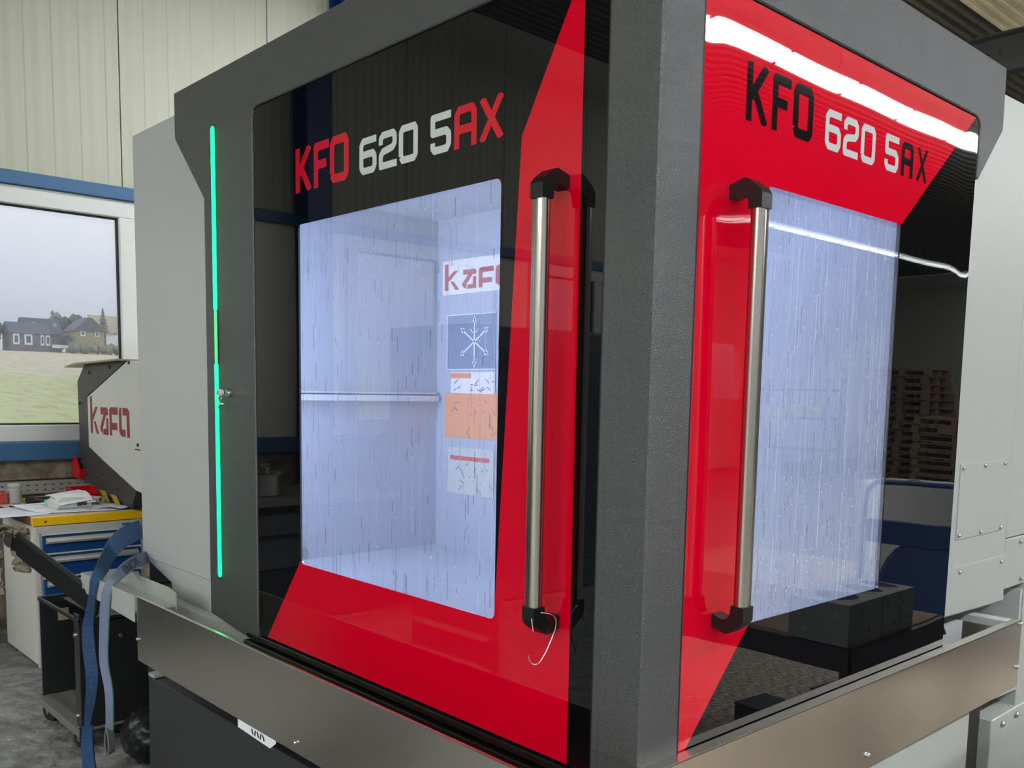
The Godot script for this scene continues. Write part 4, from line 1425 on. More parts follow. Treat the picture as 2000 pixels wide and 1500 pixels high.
func build_bench():
	var T := 0.873
	var zf := -0.095     # left end
	var zr := -0.70      # right end
	var cab := thing("tool_cabinet", "grey and blue drawer cabinet standing below the yellow-edged worktop", "cabinet")
	var b := MB.new()
	b.box(Vector3(-4.785, 0.41, (zf + zr) / 2), Vector3(0.66, 0.80, -zr + zf - 0.01), 0.004)
	obj("body", b, mat(srgb(232, 232, 224), 0.5), cab)
	b = MB.new()
	b.box(Vector3(-4.452, 0.40, zf - 0.014), Vector3(0.016, 0.80, 0.03), 0.003)
	obj("corner_post", b, mat(srgb(206, 206, 196), 0.5), cab)
	b = MB.new()
	b.box(Vector3(-4.45, 0.792, (zf + zr) / 2), Vector3(0.02, 0.044, -zr + zf - 0.02), 0.003)
	obj("top_rail", b, mat(srgb(190, 190, 184), 0.45), cab)
	# drawers: [y bottom, y top, dark?]
	var dr := [[0.662, 0.766], [0.525, 0.655], [0.375, 0.518], [0.225, 0.368], [0.05, 0.218]]
	for k in dr.size():
		var y0: float = dr[k][0]
		var y1: float = dr[k][1]
		b = MB.new()
		b.box(Vector3(-4.446, (y0 + y1) / 2 - 0.004, (zf + zr) / 2 - 0.01), Vector3(0.024, y1 - y0 - 0.012, -zr + zf - 0.06), 0.003)
		var d := obj("drawer", b, mat(srgb(18, 68, 134), 0.4), cab)
		b = MB.new()
		var z0 := zf - 0.055
		var prof := PackedVector2Array([Vector2(0, 0), Vector2(0.028, 0.004), Vector2(0.032, 0.016), Vector2(0.028, 0.024), Vector2(0.006, 0.034), Vector2(0, 0.034)])
		b.prism(prof, Vector3(-4.434, y1 - 0.052, z0), Vector3.RIGHT, Vector3.UP, -zr + z0 - 0.04)
		obj("handle_rail", b, mat(srgb(206, 206, 198), 0.3, 0.5), d)
		b = MB.new()
		b.box(Vector3(-4.440, y1 + 0.001, (zf + zr) / 2 - 0.01), Vector3(0.02, 0.007, -zr + zf - 0.05))
		obj("edge_trim", b, mat(srgb(210, 212, 210), 0.4), cab)
	b = MB.new()
	b.box(Vector3(-4.438, 0.792, -0.60), Vector3(0.002, 0.012, 0.05))
	obj("badge", b, mat(srgb(40, 90, 150), 0.4), cab, "small blue badge")
	# worktop
	var wt := thing("worktop", "bench worktop with a yellow front edge lying on the drawer cabinet", "worktop")
	b = MB.new()
	b.box(Vector3(-4.83, T - 0.024, (zf + zr) / 2), Vector3(0.74, 0.046, -zr + zf + 0.02), 0.003)
	obj("board", b, mat(srgb(186, 176, 158), 0.6), wt)
	b = MB.new()
	b.box(Vector3(-4.449, T - 0.030, (zf + zr) / 2), Vector3(0.02, 0.050, -zr + zf + 0.022), 0.003)
	obj("front_edge", b, mat(srgb(246, 192, 0), 0.5), wt, "yellow front edge")
	b = MB.new()
	b.lathe([[0.0, 0.003], [0.005, 0.002], [0.006, 0.0]], Vector3(-4.438, T - 0.032, zf - 0.06), Vector3.RIGHT, 8)
	obj("edge_screw", b, M.black, wt)
	b = MB.new()
	b.box(Vector3(-4.83, T - 0.026, zf + 0.012), Vector3(0.72, 0.044, 0.006))
	obj("end_edge", b, mat(srgb(120, 84, 62), 0.6), wt, "brown worn end edge")
	# papers
	var flat := func(u, v): return 0.0
	sheet_paper("drawing_sheet", "large drawing sheet hanging over the left end of the worktop", Vector3(-4.70, T + 0.002, -0.03), 0.42, 0.34, 0.0, flat)
	sheet_paper("paper_sheet", "white sheet lying in the middle, its far corner lifted, left of the white device", Vector3(-4.73, T + 0.004, -0.27), 0.36, 0.28, 0.25, func(u, v): return 0.012 * maxf(0.0, 0.2 - u) * 2.0)
	sheet_paper("paper_sheet", "white sheet near the yellow edge under the device", Vector3(-4.62, T + 0.0035, -0.42), 0.26, 0.34, -0.2, flat)
	sheet_paper("paper_sheet", "reddish printed sheet right of the device near the yellow edge", Vector3(-4.60, T + 0.005, -0.60), 0.24, 0.20, 0.5, func(u, v): return 0.006 + 0.006 * sin(u * 6.0))
	sheet_paper("paper_sheet", "white sheet at the right end, against the hazard stripes", Vector3(-4.72, T + 0.003, -0.72), 0.30, 0.30, -0.1, flat)
	# white tape device carrying a bent sheet
	var dv := thing("label_device", "rounded white desk device half covered by a bent sheet", "device", Vector3(-4.71, T + 0.006, -0.375), 0.1)
	b = MB.new()
	b.prism(PackedVector2Array([Vector2(-0.10, 0), Vector2(0.10, 0), Vector2(0.105, 0.02), Vector2(0.09, 0.05), Vector2(0.05, 0.062), Vector2(-0.08, 0.066), Vector2(-0.105, 0.04)]), Vector3(0.05, 0, 0), Vector3(0, 0, -1), Vector3.UP, 0.13, [], 0.006)
	obj("body", b, mat(srgb(212, 212, 202), 0.45), dv)
	b = MB.new()
	b.box(Vector3(0.051, 0.03, 0.045), Vector3(0.004, 0.012, 0.05), 0.001)
	obj("slot", b, mat(srgb(90, 90, 86), 0.5), dv)
	b = MB.new()
	b.box(Vector3(0.052, 0.026, -0.03), Vector3(0.01, 0.03, 0.03), 0.003)
	obj("key", b, mat(srgb(70, 70, 68), 0.5), dv)
	b = MB.new()
	b.lathe([[0.0, 0.012], [0.012, 0.012], [0.014, 0.0]], Vector3(0.05, 0.026, -0.06), Vector3.RIGHT, 12)
	obj("knob", b, mat(srgb(70, 70, 68), 0.5), dv)
	b = MB.new()
	b.bar(Vector3(0.056, 0.03, -0.07), Vector3(0.066, 0.036, -0.12), 0.016, 0.01, 0.003)
	obj("lever", b, mat(srgb(228, 228, 224), 0.4), dv)
	sheet_paper("bent_sheet", "bent white sheet draped over the white desk device", Vector3(-4.74, T + 0.076, -0.375), 0.19, 0.20, 0.12, func(u, v): return 0.010 - 0.16 * maxf(0.0, u - 0.02) * maxf(0.0, u + 0.1) - 0.02 * v, false)
	# green marker
	var mk := thing("marker", "thick black marker with a bright green band lying on the papers", "marker", Vector3(-4.92, T + 0.020, -0.305), 0.0)
	var ax := Vector3(0.75, -0.05, -0.45).normalized()
	b = MB.new()
	b.lathe([[0.0, -0.10], [0.014, -0.10], [0.017, -0.08], [0.017, -0.01]], Vector3.ZERO, ax, 14)
	obj("body", b, M.plastic_black, mk)
	b = MB.new()
	b.lathe([[0.0175, -0.01], [0.019, 0.0], [0.019, 0.045], [0.0175, 0.05]], Vector3.ZERO, ax, 14)
	obj("band", b, mat(srgb(90, 226, 158), 0.4), mk, "bright green band")
	b = MB.new()
	b.lathe([[0.0175, 0.05], [0.019, 0.055], [0.018, 0.085], [0.0, 0.087]], Vector3.ZERO, ax, 14)
	obj("cap", b, M.plastic_black, mk)
	# dark flat file at the back left
	b = MB.new()
	b.bar(Vector3(-4.93, T + 0.007, -0.10), Vector3(-5.02, T + 0.007, -0.27), 0.02, 0.008, 0.002)
	tag(obj("flat_file", b, M.black), "flat black file lying on the drawing sheet", "file")
	b = MB.new()
	b.bar(Vector3(-5.10, T + 0.02, -0.23), Vector3(-5.02, T + 0.02, -0.50), 0.05, 0.035, 0.006)
	tag(obj("tool_case", b, M.black), "low black tool case behind the marker", "case")
	# rolled paper tube
	var ru := thing("paper_roll", "rolled white paper at the right of the bent sheet", "paper roll", Vector3(-4.93, T + 0.024, -0.555))
	b = MB.new()
	var rx := Vector3(0.85, 0, -0.3).normalized()
	b.lathe([[0.017, -0.13], [0.022, -0.13], [0.022, 0.11], [0.017, 0.11], [0.016, -0.13]], Vector3.ZERO, rx, 14)
	obj("tube", b, mat(srgb(206, 206, 200), 0.6), ru)
	b = MB.new()
	b.lathe([[0.022, 0.0], [0.0225, 0.002], [0.0225, 0.05], [0.022, 0.052]], Vector3.ZERO, rx, 14)
	obj("wrapper", b, mat(srgb(184, 184, 180), 0.6), ru)
	# plastic jar
	var jr := thing("plastic_jar", "cloudy plastic jar standing at the back left of the worktop", "jar", Vector3(-5.16, T, -0.185))
	b = MB.new()
	b.lathe([[0.0, 0.0], [0.036, 0.0], [0.040, 0.006], [0.041, 0.085], [0.036, 0.093], [0.036, 0.10]], Vector3.ZERO, Vector3.UP, 18)
	obj("body", b, mat(srgb(168, 168, 160), 0.35), jr)
	b = MB.new()
	b.lathe([[0.038, 0.100], [0.039, 0.104], [0.039, 0.116], [0.034, 0.119], [0.0, 0.119]], Vector3.ZERO, Vector3.UP, 18)
	obj("lid", b, mat(srgb(186, 186, 178), 0.35), jr)
	b = MB.new()
	b.box(Vector3(-5.16, T + 0.035, -0.115), Vector3(0.06, 0.07, 0.05), 0.003)
	tag(obj("small_carton", b, mat(srgb(176, 66, 60), 0.7)), "small red carton left of the cloudy jar", "carton")
	b = MB.new()
	b.box(Vector3(-5.13, T + 0.018, -0.36), Vector3(0.05, 0.032, 0.2), 0.004)
	tag(obj("wood_strip", b, mat(srgb(206, 196, 158), 0.7)), "pale wooden strip behind the marker", "strip")
	b = MB.new()
	b.box(Vector3(-5.18, T + 0.012, -0.42), Vector3(0.03, 0.024, 0.5), 0.003)
	tag(obj("folding_rule", b, mat(srgb(206, 160, 70), 0.6)), "yellow folding rule along the back of the worktop", "rule")
	b = MB.new()
	b.box(Vector3(-5.12, T + 0.045, -0.72), Vector3(0.07, 0.09, 0.14), 0.004)
	tag(obj("wood_block", b, mat(srgb(196, 172, 136), 0.7)), "pale wooden block beside the red bin at the rail", "block")
	# slotted rail on the wall with brackets
	var rl := thing("slotted_rail", "grey slotted metal rail fixed along the wall above the worktop", "rail", Vector3(-5.33, 0, 0))
	b = MB.new()
	var slots := []
	for k in 18:
		for r in 2:
			var u := 0.03 + 0.0505 * k
			slots.append(rect(u, 0.926 + 0.030 * r, u + 0.018, 0.932 + 0.030 * r))
	b.prism(rect(-0.3, 0.905, 1.0, 0.972), Vector3(0.0, 0, -0.12), Vector3(0, 0, -1), Vector3.UP, 0.002, slots)
	b.prism(rect(-0.3, 0.972, 1.0, 0.99), Vector3(0.006, 0, -0.12), Vector3(0, 0, -1), Vector3.UP, 0.008)
	obj("rail", b, mat(srgb(172, 172, 166), 0.4, 0.3), rl)
	b = MB.new()
	b.box(Vector3(-0.006, 0.94, -0.47), Vector3(0.004, 0.06, 1.29))
	b.box(Vector3(0.0, 0.995, -0.47), Vector3(0.02, 0.008, 1.3))
	obj("backing", b, M.black, rl)
	b = MB.new()
	for z in [0.1, -1.0]:
		b.box(Vector3(-0.04, 0.945, z), Vector3(0.06, 0.07, 0.03))
	obj("bracket", b, M.paint_grey, rl)
	stacking_bin("red open bin standing on top of the slotted rail", Vector3(-5.37, 1.0, -0.66), 0.0, 0.14, 0.16, 0.14)
	stacking_bin("red open bin below the slotted rail, lying behind the bent sheet", Vector3(-5.16, T + 0.012, -0.56), 0.1, 0.15, 0.14, 0.068)
	# cable duct low on the wall
	b = MB.new()
	b.tube([Vector3(-5.33, 0.10, 1.5), Vector3(-5.33, 0.10, -0.06)], 0.035, 8)
	b.tube([Vector3(-5.33, 0.19, 1.5), Vector3(-5.33, 0.19, -0.06)], 0.02, 8)
	tag(obj("wall_pipe", b, M.black), "pair of dark pipes low along the wall left of the drawer cabinet", "pipe")

# ---------------------------------------------------------------- chip conveyor head
func build_conveyor():
	var z := -0.62
	var t := thing("conveyor_head", "white conveyor head with dark ends and red lettering above the bench", "conveyor")
	var b := MB.new()
	# white cover face
	var dz := z
	b.prism(PackedVector2Array([Vector2(-5.11, 1.535), Vector2(-5.112, 1.213), Vector2(-4.84, 1.135), Vector2(-4.33, 1.0), Vector2(-4.21, 0.99), Vector2(-3.6, 0.9), Vector2(-3.6, 1.75), Vector2(-4.42, 1.752)]), Vector3(0, 0, dz), Vector3.RIGHT, Vector3.UP, 0.5, [], 0.004)
	obj("cover", b, mat(srgb(204, 206, 196), 0.45), t, "off-white sheet cover")
	b = MB.new()
	b.prism(PackedVector2Array([Vector2(-5.165, 1.735), Vector2(-5.30, 1.632), Vector2(-5.285, 1.05), Vector2(-5.26, 0.985), Vector2(-4.96, 0.955), Vector2(-4.94, 0.935), Vector2(-4.40, 0.90), Vector2(-4.32, 1.005), Vector2(-4.85, 1.145), Vector2(-5.117, 1.222), Vector2(-5.114, 1.54), Vector2(-4.43, 1.754)]), Vector3(0, 0, dz - 0.002), Vector3.RIGHT, Vector3.UP, 0.5, [], 0.003)
	obj("end_housing", b, mat(srgb(64, 60, 56), 0.5), t, "dark grey end housing")
	b = MB.new()
	b.prism(PackedVector2Array([Vector2(-5.38, 1.727), Vector2(-5.20, 1.748), Vector2(-4.43, 1.766), Vector2(-4.43, 1.756), Vector2(-5.16, 1.737), Vector2(-5.38, 1.721)]), Vector3(0, 0, dz + 0.05), Vector3.RIGHT, Vector3.UP, 0.6)
	obj("top_flap", b, mat(srgb(150, 138, 122), 0.4, 0.3), t, "thin bent top flap")
	b = MB.new()
	for p in mark_polys(Vector2(-5.06, 1.305), 0.665, 0.235):
		b.prism(p, Vector3(0, 0, dz + 0.001), Vector3.RIGHT, Vector3.UP, 0.001)
	# the mark sinks a little to the right as the cover does
	obj("lettering", b, mat(srgb(140, 36, 46), 0.5), t, "dark red cut-out lettering")
	b = MB.new()
	for s in [[-5.06, 1.69], [-4.70, 1.72], [-5.26, 1.49], [-5.26, 1.10], [-4.98, 1.03], [-4.62, 0.985], [-4.375, 1.745], [-4.27, 1.27]]:
		b.lathe([[0.0, 0.008], [0.008, 0.007], [0.012, 0.0]], Vector3(s[0], s[1], dz), Vector3(0, 0, 1), 8)
	obj("bolts", b, mat(srgb(44, 42, 42), 0.5), t)
	b = MB.new()
	b.box(Vector3(-4.27, 1.243, dz + 0.001), Vector3(0.10, 0.006, 0.002))
	obj("cover_slot", b, M.black, t)
	# hazard stripes on a skew plate
	b = MB.new()
	b.prism(PackedVector2Array([Vector2(-4.95, 0.95), Vector2(-4.93, 0.885), Vector2(-4.40, 0.885), Vector2(-4.40, 0.915), Vector2(-4.62, 0.945)]), Vector3(0, 0, dz - 0.01), Vector3.RIGHT, Vector3.UP, 0.3)
	obj("lower_housing", b, mat(srgb(46, 44, 42), 0.5), t)
	for k in 2:
		b = MB.new()
		var u := -4.925 + 0.185 * k
		b.prism(PackedVector2Array([Vector2(u, 0.953 - 0.012 * k), Vector2(u + 0.10, 0.953 - 0.012 * k), Vector2(u + 0.18, 0.885), Vector2(u + 0.09, 0.885)]), Vector3(0, 0, dz + 0.004), Vector3.RIGHT, Vector3.UP, 0.002)
		obj("hazard_stripe", b, mat(srgb(168, 146, 44), 0.5), t, "yellow hazard stripe")
	# leg and dark underside between bench and machine
	b = MB.new()
	b.box(Vector3(-3.98, 0.50, dz - 0.25), Vector3(0.50, 1.0, 0.44), 0.004)
	obj("leg", b, M.black, t)
	b = MB.new()
	b.box(Vector3(-3.4, 1.2, dz - 0.25), Vector3(0.9, 0.6, 0.4))
	obj("trunk", b, M.charcoal_plain, t)

# ---------------------------------------------------------------- chip cart with rag
func build_cart():
	var t := thing("chip_cart", "black sheet-metal chip cart on castors with a slanted pull bar, beside the drawer cabinet", "cart")
	var b := MB.new()
	var x0 := -3.60
	var x1 := -3.02
	var zf := 0.125
	var zb := -0.55
	var yb := 0.11
	var yt := 0.60
	b.box(Vector3(x0 + 0.004, (yb + yt) / 2, (zf + zb) / 2), Vector3(0.008, yt - yb, zf - zb), 0.002)
	b.box(Vector3(x1 - 0.004, (yb + yt) / 2, (zf + zb) / 2), Vector3(0.008, yt - yb, zf - zb), 0.002)
	b.box(Vector3((x0 + x1) / 2, (yb + yt) / 2, zb), Vector3(x1 - x0, yt - yb, 0.008), 0.002)
	b.box(Vector3((x0 + x1) / 2, yt - 0.02, (zf + zb) / 2 - 0.05), Vector3(x1 - x0, 0.01, zf - zb - 0.1), 0.002)
	obj("hopper", b, mat(srgb(34, 34, 35), 0.45), t)
	b = MB.new()
	b.box(Vector3(x1 - 0.03, (yb + yt) / 2, zf), Vector3(0.06, yt - yb + 0.04, 0.012), 0.003)
	b.box(Vector3((x0 + x1) / 2, yt - 0.01, zf), Vector3(x1 - x0, 0.02, 0.014), 0.004)
	obj("front_edge", b, mat(srgb(48, 48, 48), 0.35), t)
	b = MB.new()
	var N := 14
	for i in N:
		var z0 := zf + 0.02 - (zf - zb) * i / N
		var z1 := zf + 0.02 - (zf - zb) * (i + 1) / N
		var h0 := 0.004 * (i % 2)
		b.autoquad(Vector3(x0 + 0.01, yb + h0, z0), Vector3(x1 - 0.01, yb + h0, z0), Vector3(x1 - 0.01, yb + 0.004 - h0, z1), Vector3(x0 + 0.01, yb + 0.004 - h0, z1), Vector3.UP)
	b.box(Vector3((x0 + x1) / 2, yb - 0.02, zf + 0.015), Vector3(x1 - x0, 0.035, 0.012), 0.003)
	b.box(Vector3((x0 + x1) / 2, yb - 0.01, (zf + zb) / 2), Vector3(x1 - x0, 0.012, zf - zb))
	obj("floor_sheet", b, mat(srgb(126, 126, 120), 0.5, 0.2), t, "grey dirty floor sheet")
	for c in [[x0 + 0.07, zf - 0.02], [x1 - 0.06, zf - 0.02], [x0 + 0.07, zb + 0.07], [x1 - 0.06, zb + 0.07]]:
		var w := MB.new()
		w.lathe([[0.012, -0.016], [0.046, -0.016], [0.050, -0.010], [0.050, 0.010], [0.046, 0.016], [0.012, 0.016]], Vector3(c[0], 0.05, c[1]), Vector3(0.35, 0, 1).normalized(), 20)
		var o := obj("castor_wheel", w, M.rubber, t)
		w = MB.new()
		w.lathe([[0.0, 0.020], [0.014, 0.018], [0.016, -0.018], [0.0, -0.020]], Vector3(c[0], 0.05, c[1]), Vector3(0.35, 0, 1).normalized(), 12)
		w.box(Vector3(c[0], 0.088, c[1]), Vector3(0.05, 0.014, 0.05), 0.003)
		w.box(Vector3(c[0] + 0.002, 0.066, c[1] + 0.022), Vector3(0.03, 0.06, 0.004))
		w.box(Vector3(c[0] - 0.002, 0.066, c[1] - 0.022), Vector3(0.03, 0.06, 0.004))
		obj("castor_fork", w, M.steel, o)
	b = MB.new()
	for s in [[x1 - 0.035, yt - 0.075], [x1 - 0.035, yb + 0.05]]:
		b.lathe([[0.0, 0.012], [0.009, 0.010], [0.012, 0.0]], Vector3(s[0], s[1], zf + 0.006), Vector3(0, 0, 1), 10)
	for z in [0.0, -0.12]:
		b.lathe([[0.0, 0.012], [0.009, 0.010], [0.012, 0.0]], Vector3(x1, 0.5, z - 0.05), Vector3.RIGHT, 10)
	obj("rivets", b, M.screw, t)
	# pull bar
	b = MB.new()
	b.bar(Vector3(-3.70, 0.865, 0.20), Vector3(-2.99, 0.655, 0.055), 0.03, 0.115, 0.012)
	obj("pull_bar", b, mat(srgb(20, 20, 21), 0.5), t)
	b = MB.new()
	b.tube([Vector3(-3.735, 0.875, 0.19), Vector3(-3.70, 0.865, 0.20)], 0.042, 14)
	obj("bar_end", b, mat(srgb(120, 120, 118), 0.3, 0.6), t, "worn bare bar end")
	# small inspection sticker
	b = MB.new()
	b.box(Vector3(x0 + 0.01, 0.5, 0.02), Vector3(0.002, 0.06, 0.05))
	obj("sticker", b, mat(srgb(170, 150, 120), 0.6), t)
	# rag over the bar end
	var rg := thing("rag", "grey-brown rag hung over the end of the cart's pull bar", "rag")
	b = MB.new()
	var f := FastNoiseLite.new()
	f.seed = 12
	f.frequency = 5.0
	var P := Vector3(-3.715, 0.872, 0.20)
	var R := Vector3(0.675, 0.018, -0.737)
	var F := Vector3(0.73, 0.0, 0.68)
	# three folds of one cloth: over the bar end, a long tail in front, a short bunched lobe behind
	for fold in [[[[-0.07, -0.02, 0.03], [-0.055, 0.035, 0.04], [-0.01, 0.056, 0.03], [0.035, 0.045, 0.01], [0.05, 0.0, 0.0]], 0.085, 0.016, F], [[[-0.02, 0.052, 0.045], [-0.045, 0.03, 0.07], [-0.052, -0.05, 0.075], [-0.045, -0.13, 0.075], [-0.04, -0.205, 0.08], [-0.035, -0.235, 0.08]], 0.062, 0.020, R], [[[0.02, 0.05, 0.02], [0.05, 0.02, 0.0], [0.058, -0.05, 0.03], [0.066, -0.10, 0.05], [0.072, -0.145, 0.05]], 0.066, 0.026, R]]:
		var pts := []
		for q in fold[0]:
			pts.append(P + R * q[0] + Vector3.UP * q[1] + F * q[2])
		pts = smooth(pts, 6)
		for lay in 3:
			var pp := []
			var ss := []
			for k in pts.size():
				var nz := Vector3(f.get_noise_2d(k * 0.05, lay * 3.0), f.get_noise_2d(k * 0.05, lay * 3.0 + 50.0), f.get_noise_2d(k * 0.05, lay * 3.0 + 90.0))
				pp.append(pts[k] + nz * 0.022 + fold[3] * (lay - 1) * fold[1] * 0.28)
				ss.append((fold[3] + Vector3(nz.z, nz.x, nz.y) * 0.9) * fold[1] * (0.52 + 0.25 * nz.y))
			b.ribbon(pp, ss, fold[2] * (0.6 + 0.2 * lay))
	obj("cloth", b, mat(srgb(128, 120, 104), 0.95), rg)

# ---------------------------------------------------------------- straps
func smooth(pts: Array, per := 5) -> Array:
	var c := Curve3D.new()
	for i in pts.size():
		var tan := Vector3.ZERO
		if i > 0 and i < pts.size() - 1:
			tan = (pts[i + 1] - pts[i - 1]) / 6.0
		c.add_point(pts[i], -tan, tan)
	var out := []
	for i in pts.size() - 1:
		for k in per:
			out.append(c.sample(i, float(k) / per))
	out.append(pts[pts.size() - 1])
	return out

func strap_sides(n: int, keys: Array) -> Array:
	# keys: [fraction, side vector]
	var out := []
	for i in n:
		var f := float(i) / (n - 1)
		var s: Vector3 = keys[keys.size() - 1][1]
		for k in keys.size() - 1:
			if f >= keys[k][0] and f <= keys[k + 1][0]:
				s = keys[k][1].lerp(keys[k + 1][1], (f - keys[k][0]) / (keys[k + 1][0] - keys[k][0]))
				break
		out.append(s)
	return out

func build_straps():
	var blue := mat(srgb(48, 86, 124), 0.85)
	blue.albedo_texture = noise_tex(0.05, 256, 61, 3, false, 1.0, ramp2(srgb(180, 186, 200), srgb(255, 255, 255)))
	tri_map(blue, Vector3(5, 5, 5))
	var t := thing("lifting_strap", "dark blue lifting strap over the cream channel, white end loop at the floor", "strap", Vector3.ZERO, 0.0, "blue straps over the channel")
	var b := MB.new()
	var V := Vector3(0.62, 0.0, -0.78)
	var p := smooth([Vector3(-3.30, 0.93, -0.26), Vector3(-3.08, 0.935, -0.10), Vector3(-2.82, 0.925, 0.05), Vector3(-2.60, 0.892, 0.165), Vector3(-2.555, 0.862, 0.205), Vector3(-2.562, 0.83, 0.211), Vector3(-2.60, 0.74, 0.212), Vector3(-2.63, 0.66, 0.214), Vector3(-2.61, 0.56, 0.218), Vector3(-2.575, 0.48, 0.222), Vector3(-2.60, 0.38, 0.222), Vector3(-2.64, 0.30, 0.22), Vector3(-2.66, 0.24, 0.22)])
	b.ribbon(p, strap_sides(p.size(), [[0.0, Vector3(0.02, -0.085, -0.02)], [0.12, Vector3(0.02, -0.08, -0.02)], [0.25, Vector3(0.04, -0.04, -0.02)], [0.34, Vector3(0.035, -0.01, -0.02)], [0.45, V * 0.026], [0.6, V * 0.046], [0.72, V * 0.05], [0.86, V * 0.038], [1.0, V * 0.02]]), 0.006)
	obj("webbing", b, blue, t)
	b = MB.new()
	p = smooth([Vector3(-2.645, 0.25, 0.222), Vector3(-2.66, 0.18, 0.222), Vector3(-2.64, 0.09, 0.224), Vector3(-2.62, 0.06, 0.226)])
	b.ribbon(p, strap_sides(p.size(), [[0.0, V * 0.04], [1.0, V * 0.055]]), 0.012)
	obj("sewn_end", b, mat(srgb(44, 84, 130), 0.8), t)
	b = MB.new()
	p = smooth([Vector3(-2.632, 0.082, 0.232), Vector3(-2.62, 0.05, 0.238)])
	b.ribbon(p, strap_sides(p.size(), [[0.0, V * 0.055], [1.0, V * 0.06]]), 0.006)
	obj("tag_patch", b, mat(srgb(140, 150, 205), 0.8), t, "light blue patch")
	b = MB.new()
	p = smooth([Vector3(-2.62, 0.055, 0.23), Vector3(-2.585, 0.02, 0.25), Vector3(-2.55, 0.008, 0.29)])
	b.ribbon(p, strap_sides(p.size(), [[0.0, V * 0.055], [1.0, V * 0.06]]), 0.008)
	obj("end_loop", b, mat(srgb(196, 190, 172), 0.85), t, "dirty white end loop")
	# second strap: paler, flat, with an eye at its lower end
	var s := thing("lifting_strap", "pale blue lettered strap hung over the cream channel, ending in a grey eye", "strap", Vector3.ZERO, 0.0, "blue straps over the channel")
	var pale := mat(srgb(116, 126, 152), 0.85)
	b = MB.new()
	p = smooth([Vector3(-2.90, 0.868, -0.16), Vector3(-2.76, 0.885, -0.05), Vector3(-2.60, 0.892, 0.06), Vector3(-2.46, 0.885, 0.155), Vector3(-2.415, 0.864, 0.20), Vector3(-2.425, 0.80, 0.212), Vector3(-2.44, 0.68, 0.216), Vector3(-2.44, 0.56, 0.22), Vector3(-2.39, 0.46, 0.222), Vector3(-2.385, 0.35, 0.224), Vector3(-2.39, 0.31, 0.224)])
	var sd := strap_sides(p.size(), [[0.0, Vector3(0.015, -0.05, -0.01)], [0.22, Vector3(0.02, -0.045, -0.01)], [0.45, V * 0.038], [0.7, V * 0.034], [0.85, V * 0.03], [1.0, V * 0.03]])
	b.ribbon(p, sd, 0.006)
	obj("webbing", b, pale, s)
	b = MB.new()
	var p2 := []
	for q in p.size():
		p2.append(p[q] + sd[q] * 0.46 + Vector3(0.0, 0.0, 0.001))
	var s2 := []
	for q in p.size():
		s2.append(sd[q] * 0.09)
	b.ribbon(p2, s2, 0.0075)
	obj("edge_stitching", b, mat(srgb(62, 128, 96), 0.8), s, "green edge stitching")
	# dark lettering printed along the sloping part
	b = MB.new()
	var fnt := SystemFont.new()
	fnt.font_names = PackedStringArray(["Droid Sans"])
	var tm := TextMesh.new()
	tm.text = "INOX"
	tm.font = fnt
	tm.font_size = 64
	tm.pixel_size = 0.0008
	tm.depth = 0.001
	var mi := MeshInstance3D.new()
	mi.name = "lettering"
	mi.mesh = tm
	mi.material_override = mat(srgb(52, 62, 84), 0.8)
	var ta := Vector3(-2.76, 0.885, -0.05)
	var tb := Vector3(-2.46, 0.885, 0.155)
	var tc := (ta + tb) * 0.5 + Vector3(0.0, 0.004, 0.0)
	var xd := (ta - tb).normalized()
	var yd := (CAM - tc).normalized().cross(xd).normalized()
	var nd := xd.cross(yd).normalized()
	mi.transform = Transform3D(Basis(xd * 1.9, yd * 0.9, nd), tc + nd * 0.009)
	s.add_child(mi)
	# eye
	b = MB.new()
	var eye := []
	for k in 21:
		var a := -PI * 0.5 + TAU * k / 20.0
		var rr := 0.026 * (1.0 - 0.45 * (sin(a) * 0.5 + 0.5))
		eye.append(Vector3(-2.395 + cos(a) * rr, 0.265 + sin(a) * 0.05, 0.224))
	b.ribbon(eye, strap_sides(eye.size(), [[0.0, Vector3(0.02, 0, 0.03)], [1.0, Vector3(0.02, 0, 0.03)]]), 0.006)
	b.ribbon([Vector3(-2.39, 0.33, 0.224), Vector3(-2.394, 0.305, 0.224)], [V * 0.036, V * 0.022], 0.01)
	obj("end_eye", b, mat(srgb(112, 114, 108), 0.85), s, "grey sewn eye")

